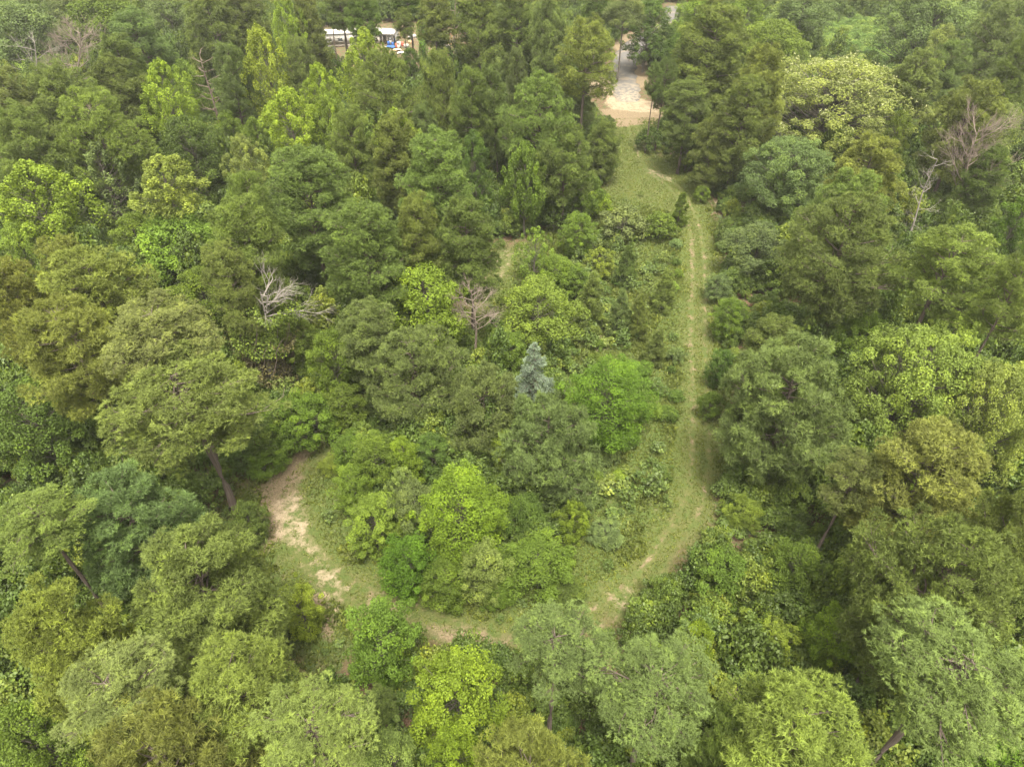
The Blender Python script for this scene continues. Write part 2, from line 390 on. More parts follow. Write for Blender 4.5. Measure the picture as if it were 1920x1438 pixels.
# ---------------------------------------------------------------- ground
def inpoly(x, y, P):
    r = np.zeros(x.shape, bool); n = len(P)
    for i in range(n):
        (x1, y1), (x2, y2) = P[i], P[(i + 1) % n]
        c = ((y1 > y) != (y2 > y)) & (x < (x2 - x1) * (y - y1) / (y2 - y1 + 1e-12) + x1)
        r ^= c
    return r
def dline(x, y, P, closed=False):
    d = np.full(x.shape, 1e9); P = list(P) + ([P[0]] if closed else [])
    for (x1, y1), (x2, y2) in zip(P, P[1:]):
        vx, vy = x2 - x1, y2 - y1
        t = np.clip(((x - x1) * vx + (y - y1) * vy) / (vx * vx + vy * vy + 1e-9), 0, 1)
        d = np.minimum(d, np.hypot(x - x1 - t * vx, y - y1 - t * vy))
    return d
def smooth(P, n=6):
    P = np.asarray(P); out = []
    for i in range(len(P) - 1):
        p0, p1, p2, p3 = P[max(0, i - 1)], P[i], P[i + 1], P[min(len(P) - 1, i + 2)]
        for t in np.linspace(0, 1, n, endpoint=False):
            out.append(.5 * (2 * p1 + (p2 - p0) * t + (2 * p0 - 5 * p1 + 4 * p2 - p3) * t * t + (3 * p1 - p0 - 3 * p2 + p3) * t ** 3))
    out.append(P[-1]); return np.array(out)
def sdf(x, y, P):                                 # >0 inside
    d = dline(x, y, P, True)
    return np.where(inpoly(x, y, P), d, -d)
sst = lambda x, a, b: (lambda t: t * t * (3 - 2 * t))(np.clip((x - a) / (b - a), 0, 1))

CLEAR = g2([(1140, 228), (1225, 225), (1243, 290), (1310, 335), (1335, 400), (1348, 500), (1345, 600), (1352, 700), (1362, 850), (1352, 950), (1300, 1040), (1225, 1120), (1130, 1185), (1010, 1230), (850, 1225), (745, 1185), (640, 1215), (600, 1262), (520, 1252), (480, 1165), (450, 1060), (420, 970), (455, 895), (560, 850), (640, 785), (760, 690), (880, 580), (930, 470), (1010, 440), (1090, 390), (1150, 330)])
TRACK = smooth(g2([(1182, 228), (1196, 268), (1222, 318), (1262, 350), (1288, 390), (1304, 440), (1310, 500), (1309, 600), (1310, 680), (1312, 760), (1313, 830), (1310, 890), (1296, 950), (1264, 1010), (1222, 1070), (1170, 1125), (1095, 1170), (1000, 1205), (920, 1210), (840, 1180), (760, 1145), (690, 1120), (630, 1090), (580, 1040), (550, 985), (535, 930), (560, 880), (620, 820), (700, 750), (800, 660), (880, 590), (940, 495), (975, 455)]))
SIDE = smooth(g2([(1300, 440), (1296, 500), (1293, 590), (1298, 700), (1302, 800)]))
SANDS = [(g2([(1135, 170), (1150, 180), (1200, 186), (1240, 196), (1232, 212), (1180, 210), (1150, 206), (1132, 192)]), .85),
         (g2([(500, 935), (550, 930), (585, 1005), (600, 1040), (555, 1040), (520, 1000)]), .6), (g2([(560, 1040), (600, 1040), (640, 1130), (650, 1160), (610, 1150)]), .42), (g2([(590, 1068), (620, 1062), (650, 1105), (632, 1110)]), .75), (g2([(1155, 1120), (1172, 1118), (1178, 1138), (1160, 1140)]), .6),
         (g2([(1205, 316), (1222, 318), (1262, 338), (1240, 336)]), .7), (g2([(1086, 640), (1130, 632), (1140, 655), (1100, 660)]), .55), (g2([(925, 470), (960, 455), (965, 475), (950, 520), (932, 540)]), .32),
         (g2([(865, 560), (895, 560), (900, 620), (870, 640)]), .4), (g2([(610, 66), (640, 60), (790, 66), (880, 80), (890, 110), (780, 112), (620, 108)]), .15), (g2([(1080, 150), (1140, 140), (1155, 175), (1090, 180)]), .8)]
LITTER = [(g2([(450, 905), (520, 880), (640, 785), (660, 800), (560, 870), (535, 950), (520, 1040), (560, 1090), (640, 1130), (620, 1200), (560, 1160), (480, 1010)]), .75), (g2([(690, 1110), (840, 1165), (960, 1200), (950, 1225), (820, 1210), (700, 1150)]), .7),
          (g2([(1128, 205), (1240, 205), (1245, 232), (1130, 240)]), .9), (g2([(1150, 80), (1195, 55), (1200, 75), (1150, 105)]), 1.0), (g2([(1172, 140), (1205, 105), (1235, 110), (1225, 160), (1195, 172)]), .9),
          (g2([(1290, 320), (1340, 330), (1420, 400), (1400, 440), (1340, 400)]), .6)]
JUNK = g2([(595, 60), (660, 45), (800, 45), (900, 78), (900, 122), (780, 125), (610, 120)])
ROADL = smooth(g2([(1178, 192), (1172, 165), (1166, 140), (1170, 118), (1186, 92), (1222, 68), (1250, 52), (1263, 34), (1268, 14)]))

rng = np.random.default_rng(5)
xs = np.concatenate([-np.geomspace(3000, 62, 26), np.arange(-55, 62, 0.5), np.geomspace(66, 3000, 26)])
ys = np.concatenate([-np.geomspace(3000, 8, 24), np.arange(0, 215, 0.5), np.geomspace(222, 4200, 26)])
GX, GY = np.meshgrid(xs, ys)
def lowf(x, y, s, seed):
    r = np.random.default_rng(seed); z = 0
    for k in range(5):
        a = r.uniform(0, 6.28); f = s * r.uniform(.6, 1.7)
        z = z + np.sin((np.cos(a) * x + np.sin(a) * y) * f + r.uniform(0, 6.28))
    return z / 5
GZ = 0.10 * lowf(GX, GY, .35, 1) + 0.03 * lowf(GX, GY, 2.1, 2)
wob = 1.2 * lowf(GX, GY, .8, 3) + .7 * lowf(GX, GY, 2.3, 4)
dtr = dline(GX, GY, TRACK)
m_grass = sst(sdf(GX, GY, CLEAR) + wob, -1.5, 1.5)
m_rut = (.6 + .35 * lowf(GX, GY, .5, 41)) * sst(-np.abs(dtr - 0.78 + .12 * lowf(GX, GY, .4, 42)), -.32, -.04)
m_rut = np.maximum(m_rut, .45 * sst(-np.abs(dline(GX, GY, SIDE) - .2), -.4, -.1))
m_sand = np.zeros_like(GX); m_lit = np.zeros_like(GX)
for P, a in SANDS: m_sand = np.maximum(m_sand, a * sst(sdf(GX, GY, P) + wob * .6, -.9, .8))
for P, a in LITTER: m_lit = np.maximum(m_lit, a * sst(sdf(GX, GY, P) + wob, -1.2, 1.2))
OPEN = g2([(1150, 232), (1225, 232), (1245, 300), (1310, 345), (1325, 415), (1240, 395), (1170, 372), (1105, 372), (1150, 330)])
m_dry = np.maximum(sst(-dtr + 1.5 * wob * .5, -3.6, -.6), .8 * sst(sdf(GX, GY, OPEN) + wob, -1.5, 2))                      # drier, yellower grass along the track
ny, nx = GX.shape
idx = np.arange(ny * nx).reshape(ny, nx)
Q = np.stack([idx[:-1, :-1], idx[:-1, 1:], idx[1:, 1:], idx[1:, :-1]], -1).reshape(-1, 4)
fd = dtr.ravel()[Q].mean(1); fs = m_sand.ravel()[Q].mean(1)
gm, n, l, o = nodes('forest_ground')
tc = n.new('ShaderNodeTexCoord'); P_ = tc.outputs['Object']
def attr(k):
    a = n.new('ShaderNodeAttribute'); a.attribute_name = k; return a.outputs['Fac']
nf = noise(n, l, 1.1, 6, .7, P_); nfine = noise(n, l, 7.0, 4, .7, P_); nbig = noise(n, l, .22, 3, .5, P_)
floor_c = ramp(n, l, nfine, [(.3, (.045, .03, .02)), (.55, (.10, .065, .042)), (.75, (.15, .10, .07))])
floor_c = mixc(n, l, sstep(n, l, nf, .45, .6), floor_c, ramp(n, l, nfine, [(.3, (.025, .04, .014)), (.7, (.055, .085, .025))]))
grass_c = ramp(n, l, nfine, [(.28, (.028, .042, .011)), (.5, (.046, .066, .016)), (.75, (.074, .088, .03))])
dry_c = ramp(n, l, nfine, [(.28, (.044, .054, .016)), (.6, (.076, .078, .027)), (.78, (.112, .098, .045))])
nmid = noise(n, l, .55, 5, .65, P_)
grass_c = mixc(n, l, sstep(n, l, nmid, .5, .72), grass_c, ramp(n, l, nfine, [(.3, (.026, .04, .010)), (.7, (.052, .072, .017))]))
grass_c = mixc(n, l, sstep(n, l, noise(n, l, 1.7, 5, .7, P_), .56, .72), grass_c, ramp(n, l, nfine, [(.3, (.046, .037, .02)), (.7, (.095, .08, .043))]))
grass_c = mixc(n, l, math_(n, l, 'MULTIPLY', attr('dry'), sstep(n, l, nf, .35, .6)), grass_c, dry_c)
lit_c = ramp(n, l, nfine, [(.3, (.066, .048, .03)), (.5, (.122, .094, .06)), (.72, (.18, .146, .096))])
sand_c = ramp(n, l, nfine, [(.3, (.155, .122, .083)), (.6, (.225, .185, .13)), (.8, (.30, .255, .19))])
c = mixc(n, l, attr('grass'), floor_c, grass_c)
c = mixc(n, l, sstep(n, l, math_(n, l, 'ADD', attr('litter'), math_(n, l, 'SUBTRACT', nf, .5)), .3, .75), c, lit_c)
c = mixc(n, l, sstep(n, l, math_(n, l, 'ADD', attr('rut'), math_(n, l, 'MULTIPLY', math_(n, l, 'SUBTRACT', nf, .55), 2.2)), .25, .8), c, lit_c)
c = mixc(n, l, sstep(n, l, math_(n, l, 'ADD', attr('sand'), math_(n, l, 'MULTIPLY', math_(n, l, 'SUBTRACT', nf, .5), 2.6)), .2, 1.0), c, sand_c)
p = n.new('ShaderNodeBsdfPrincipled'); l.new(c, p.inputs['Base Color']); p.inputs['Roughness'].default_value = .95; p.inputs['Specular IOR Level'].default_value = .1
bm = n.new('ShaderNodeBump'); bm.inputs['Strength'].default_value = .7; bm.inputs['Distance'].default_value = .08
l.new(nfine, bm.inputs['Height']); l.new(bm.outputs[0], p.inputs['Normal']); l.new(p.outputs[0], o.inputs['Surface'])
VV = np.stack([GX.ravel(), GY.ravel(), GZ.ravel()], 1)
def ground_piece(name, sel):
    q = Q[sel]; u, inv = np.unique(q, return_inverse=True)
    me = mesh(name, VV[u], inv.reshape(q.shape), gm)
    for k, a in (('grass', m_grass), ('rut', m_rut), ('sand', m_sand), ('litter', m_lit), ('dry', m_dry)):
        t = me.attributes.new(k, 'FLOAT', 'POINT'); t.data.foreach_set('value', a.ravel()[u].astype(np.float32))
    return tag(obj(name, me), kind='structure')
on_track = fd < 1.7; on_sand = (fs > .3) & ~on_track
tag(ground_piece('ground', ~on_track & ~on_sand), 'brown and green forest floor with a grassy clearing', 'ground')
tag(ground_piece('dirt_track', on_track), 'grassy two-rut dirt track looping round the central grove', 'track')
tag(ground_piece('bare_sand', on_sand), 'pale bare sand beside the track and road end', 'sand')

# worn asphalt road at the far end of the track
rm, n, l, o = nodes('worn_asphalt')
tc = n.new('ShaderNodeTexCoord'); f1 = noise(n, l, 9, 5, .7, tc.outputs['Object']); f2 = noise(n, l, .35, 4, .6, tc.outputs['Object'])
c = ramp(n, l, f1, [(.3, (.062, .06, .058)), (.7, (.105, .10, .097))])
c = mixc(n, l, sstep(n, l, f2, .48, .68), c, (.14, .12, .095))
sx_ = n.new('ShaderNodeSeparateXYZ'); l.new(tc.outputs['Object'], sx_.inputs[0]); ry = float(ROADL[0][1])
c = mixc(n, l, math_(n, l, 'MULTIPLY', sstep(n, l, sx_.outputs[1], ry + 16, ry - 1), sstep(n, l, noise(n, l, 1.2, 5, .7, tc.outputs['Object']), .62, .36)), c, (.22, .185, .135))
p = n.new('ShaderNodeBsdfPrincipled'); l.new(c, p.inputs['Base Color']); p.inputs['Roughness'].default_value = .95; p.inputs['Specular IOR Level'].default_value = .08
l.new(p.outputs[0], o.inputs['Surface'])
d = unit(np.gradient(ROADL, axis=0)); nrm = np.stack([-d[:, 1], d[:, 0]], 1)
W = (2.9 + .3 * np.sin(np.arange(len(ROADL)) * 1.3) + .25 * np.sin(np.arange(len(ROADL)) * 2.9)) * np.clip(.55 + np.arange(len(ROADL)) * .15, 0, 1)
V, off = [], (-1, -.5, 0, .5, 1)
for k in off: V.append(np.column_stack([ROADL + nrm * (W * k)[:, None], np.clip(.01 + np.arange(len(ROADL)) * .04, 0, .16) + .05 * (1 - k * k)]))
m_ = len(ROADL); F = [[k * m_ + i, (k + 1) * m_ + i, (k + 1) * m_ + i + 1, k * m_ + i + 1] for k in range(4) for i in range(m_ - 1)]
V.append(V[0] - (0, 0, .3)); V.append(V[4] - (0, 0, .3))
F += [[5 * m_ + i, i, i + 1, 5 * m_ + i + 1] for i in range(m_ - 1)] + [[4 * m_ + i, 6 * m_ + i, 6 * m_ + i + 1, 4 * m_ + i + 1] for i in range(m_ - 1)]
tag(obj('road', mesh('road', np.concatenate(V), np.array(F), rm)), 'narrow worn grey asphalt road ending at the sand', 'road', kind='structure')

# ---------------------------------------------------------------- ground cover that nobody could count
def in_clear(x, y): return sdf(x, y, CLEAR)
M_GRASS = foliage('grass_blades', .3, .42, (1.3, 1.15, .7), False, [(0, (.093, .117, .024)), (1, (.093, .117, .024))])
Pn = rng.uniform([CLEAR[:, 0].min() - 2, CLEAR[:, 1].min() - 2], [CLEAR[:, 0].max() + 2, CLEAR[:, 1].max() + 2], (430000, 2))
d = in_clear(Pn[:, 0], Pn[:, 1]); dt = dline(Pn[:, 0], Pn[:, 1], TRACK)
sn = np.max([a * sst(sdf(Pn[:, 0], Pn[:, 1], P), -.8, .5) for P, a in SANDS + [(P, a * .55) for P, a in LITTER]], axis=0)
rut = sst(-np.abs(dt - .78), -.5, -.15)
lum = lowf(Pn[:, 0], Pn[:, 1], .55, 8) * .5 + .5
keep = (d > -1) & (rng.random(len(Pn)) > np.clip(sn * 1.15 + rut * .8, 0, .985)) & (rng.random(len(Pn)) < .4 + .6 * lum)
Pn, dt = Pn[keep], dt[keep]
P3 = np.column_stack([Pn, .10 * lowf(Pn[:, 0], Pn[:, 1], .35, 1) + .03 * lowf(Pn[:, 0], Pn[:, 1], 2.1, 2)])
dt = dt + 1.3 * lowf(P3[:, 0], P3[:, 1], 1.3, 31)
dt = np.where(sdf(P3[:, 0], P3[:, 1], OPEN) > 0, np.minimum(dt, 1.9), dt)
sz = np.where(dt < 2.0, .15,   .22 + .16 * (lowf(P3[:, 0], P3[:, 1], .9, 33) > .1)) * rng.uniform(.6, 1.4, len(P3))
v, f, ti = tufts_at(rng, P3, np.tile([0, 0, 1.0], (len(P3), 1)), sz[:, None], 3, .5, .75)
tg = mesh('grass', v, f, M_GRASS, np.clip(.1 * (dt < 2.6)[ti] + .45 * (lowf(P3[:, 0], P3[:, 1], 1.6, 35) * .5 + .5)[ti] + .5 * rng.random(len(ti)), 0, 1))
tag(obj('grass', tg), 'short yellow-green grass and weeds of the clearing', 'grass', kind='stuff')

def scatter(name, label, cat, pts, sc, zs, protos, seed):
    """one object that sets many plants of a few kinds on its points"""
    r = np.random.default_rng(seed)
    me = bpy.data.meshes.new(name); nn = len(pts)
    me.vertices.add(nn); me.vertices.foreach_set('co', np.asarray(pts, np.float32).ravel())
    for k, a, ty in (('psize', np.stack([sc, sc, sc * zs], 1), 'FLOAT_VECTOR'), ('pturn', np.stack([r.normal(0, .06, nn), r.normal(0, .06, nn), r.uniform(0, 6.28, nn)], 1), 'FLOAT_VECTOR')):
        t = me.attributes.new(k, ty, 'POINT'); t.data.foreach_set('vector', a.astype(np.float32).ravel())
    c = bpy.data.collections.new(name + '_kinds')
    for q in protos: c.objects.link(q)
    ng = bpy.data.node_groups.new(name, 'GeometryNodeTree')
    ng.interface.new_socket('Geometry', in_out='INPUT', socket_type='NodeSocketGeometry'); ng.interface.new_socket('Geometry', in_out='OUTPUT', socket_type='NodeSocketGeometry')
    N = ng.nodes; a, b = N.new('NodeGroupInput'), N.new('NodeGroupOutput')
    ip = N.new('GeometryNodeInstanceOnPoints'); ci = N.new('GeometryNodeCollectionInfo')
    ci.inputs['Collection'].default_value = c; ci.inputs['Separate Children'].default_value = True; ci.inputs['Reset Children'].default_value = True
    ip.inputs['Pick Instance'].default_value = True
    def nat(k):
        q = N.new('GeometryNodeInputNamedAttribute'); q.data_type = 'FLOAT_VECTOR'; q.inputs['Name'].default_value = k
        return [s for s in q.outputs if s.enabled and s.name == 'Attribute'][0]
    rv = N.new('FunctionNodeRandomValue'); rv.data_type = 'INT'; rv.inputs['Min'].default_value = 0; rv.inputs['Max'].default_value = len(protos) - 1
    for s in rv.inputs:
        if s.name == 'Max' and s.type == 'INT': s.default_value = len(protos) - 1
        if s.name == 'Min' and s.type == 'INT': s.default_value = 0
    L = ng.links
    L.new(a.outputs[0], ip.inputs['Points']); L.new(ci.outputs[0], ip.inputs['Instance'])
    L.new([s for s in rv.outputs if s.type == 'INT'][0], ip.inputs['Instance Index'])
    L.new(nat('psize'), ip.inputs['Scale']); L.new(nat('pturn'), ip.inputs['Rotation']); L.new(ip.outputs[0], b.inputs[0])
    o = obj(name, me); md = o.modifiers.new('scatter', 'NODES'); md.node_group = ng
    return tag(o, label, cat, kind='stuff')
M_UNDER = foliage('undergrowth_leaves', .3, .5, (1.25, 1.1, .6), False, [(0, (.046, .072, .013)), (.3, (.072, .108, .018)), (.6, (.062, .10, .02)), (.85, (.095, .138, .022)), (1, (.135, .17, .026))])
M_WEED = foliage('weed_leaves', .3, .45, (1.2, 1.1, .7), False, [(0, (.062, .102, .02)), (.4, (.078, .118, .026)), (.75, (.09, .128, .034)), (1, (.115, .148, .027))])
M_KUDZU = foliage('kudzu_leaves', .3, .45, (1.2, 1.1, .6), False, [(0, (.075, .135, .028)), (.6, (.115, .18, .035)), (1, (.15, .21, .04))])
def plant(name, me, mat):
    me = me.copy(); me.materials.clear(); me.materials.append(mat); return bpy.data.objects.new(name, me)
sh = [q['crown'] for q in PROTO['shrub']]
extra = [leaf_proto(151, 1.6, 1.9, n_cl=46, rc=(.25, .5), per=95, leaf=.15, low=-.8, inner=.3)['crown'], leaf_proto(152, 1.6, 1.4, n_cl=26, rc=(.25, .5), per=100, leaf=.15, low=-.6, inner=.4)['crown']]
B = rng.uniform([-150, 4], [165, 262], (60000, 2))
B = B[np.abs(B[:, 0]) < 34 + B[:, 1] * .86]
GROVE = g2([(650, 830), (760, 710), (900, 600), (960, 600), (1050, 680), (1090, 900), (1080, 1000), (1030, 1050), (930, 1075), (810, 1065), (720, 1010), (650, 930)])
d = np.minimum(in_clear(B[:, 0], B[:, 1]), -sdf(B[:, 0], B[:, 1], GROVE)); ok = (d < -.6)
ROADZONE = g2([(1085, 140), (1250, 140), (1262, 238), (1120, 238)])
JUNKVIEW = g2([(600, 80), (890, 80), (880, 150), (800, 165), (690, 165), (610, 140)])
for P in [JUNK, JUNKVIEW, ROADZONE] + [s[0] for s in SANDS]: ok &= sdf(B[:, 0], B[:, 1], P) < -1.5
ok &= dline(B[:, 0], B[:, 1], ROADL) > 5.5
KUDZU = g2([(1530, 60), (1640, 40), (1700, 100), (1680, 150), (1600, 150), (1540, 120)])
kud = sdf(B[:, 0], B[:, 1], KUDZU) > -2
den = lowf(B[:, 0], B[:, 1], .25, 12) * .5 + .5
edge = sst(d, -7, -1)                              # bushes crowd the edge of the wood
ok &= rng.random(len(B)) < np.clip(.46 + .14 * den + .22 * edge, 0, 1)
U = B[ok & ~kud]; K = B[kud]
du = np.minimum(in_clear(U[:, 0], U[:, 1]), -sdf(U[:, 0], U[:, 1], GROVE)); s = rng.uniform(.45, 1.2, len(U)) ** 1.2 * (1 + .5 * sst(-du, 3, 10) * rng.random(len(U)))
scatter('undergrowth', 'dense dark green leafy undergrowth filling the wood between trees', 'undergrowth', np.column_stack([U, np.full(len(U), -.1)]), s, rng.uniform(.7, 1.7, len(U)) * (1 + .5 * sst(-du, 3, 10) * rng.random(len(U))), [plant('undergrowth_clump', q, M_UNDER) for q in sh + extra], 1)
scatter('kudzu_carpet', 'light green vine carpet in the opening near the top', 'ground cover', np.column_stack([K, np.full(len(K), -.5)]), rng.uniform(.5, 1.1, len(K)), rng.uniform(.5, 1.2, len(K)), [plant('kudzu_clump', q, M_KUDZU) for q in sh], 2)
WEED = [leaf_proto(161, .55, .4, n_cl=12, rc=(.14, .24), per=16, leaf=.15, low=-.2, up=.8), leaf_proto(162, .55, .5, n_cl=16, rc=(.12, .22), per=14, leaf=.13, low=-.4), leaf_proto(163, .55, .32, n_cl=10, rc=(.14, .26), per=14, leaf=.18, low=-.1, up=.9), leaf_proto(164, .5, .7, 'cone', 16, (.1, .2), .14, 14, low=-.9)]
Wd = rng.uniform([CLEAR[:, 0].min(), CLEAR[:, 1].min()], [CLEAR[:, 0].max(), CLEAR[:, 1].max()], (30000, 2))
d = in_clear(Wd[:, 0], Wd[:, 1]); dt = dline(Wd[:, 0], Wd[:, 1], TRACK)
MEADOW = g2([(1000, 480), (1100, 440), (1230, 430), (1275, 450), (1288, 600), (1290, 780), (1270, 920), (1200, 1010), (1120, 1060), (1060, 1040), (1060, 800), (1020, 640)])
mw = np.maximum(sst(sdf(Wd[:, 0], Wd[:, 1], MEADOW), -2, 2), .8 * sst(sdf(Wd[:, 0], Wd[:, 1], GROVE), -1, 2))
pt = lowf(Wd[:, 0], Wd[:, 1], .45, 21) * .5 + .5
sn = np.max([a * sst(sdf(Wd[:, 0], Wd[:, 1], P), -1, .5) for P, a in SANDS + LITTER], axis=0)
ok = (d > .2) & (rng.random(len(Wd)) < (.02 + .15 * mw * sst(pt, .45, .72)) * (1 - .8 * sst(sdf(Wd[:, 0], Wd[:, 1], OPEN), -2, 1)) * sst(dt + lowf(Wd[:, 0], Wd[:, 1], 1.3, 31) * 1.4, 1.6, 3.4) * (1 - sn))
Wd = Wd[ok]; s = rng.uniform(.35, 1.3, len(Wd)) ** 1.3 * (1 + .5 * (mw[ok] > .5))
scatter('meadow_weeds', 'knee-high leafy weeds scattered through the grassy clearing', 'weeds', np.column_stack([Wd, np.full(len(Wd), -.02)]), s, rng.uniform(.7, 1.3, len(Wd)), [plant('weed_clump', q['crown'], M_WEED) for q in WEED], 3)
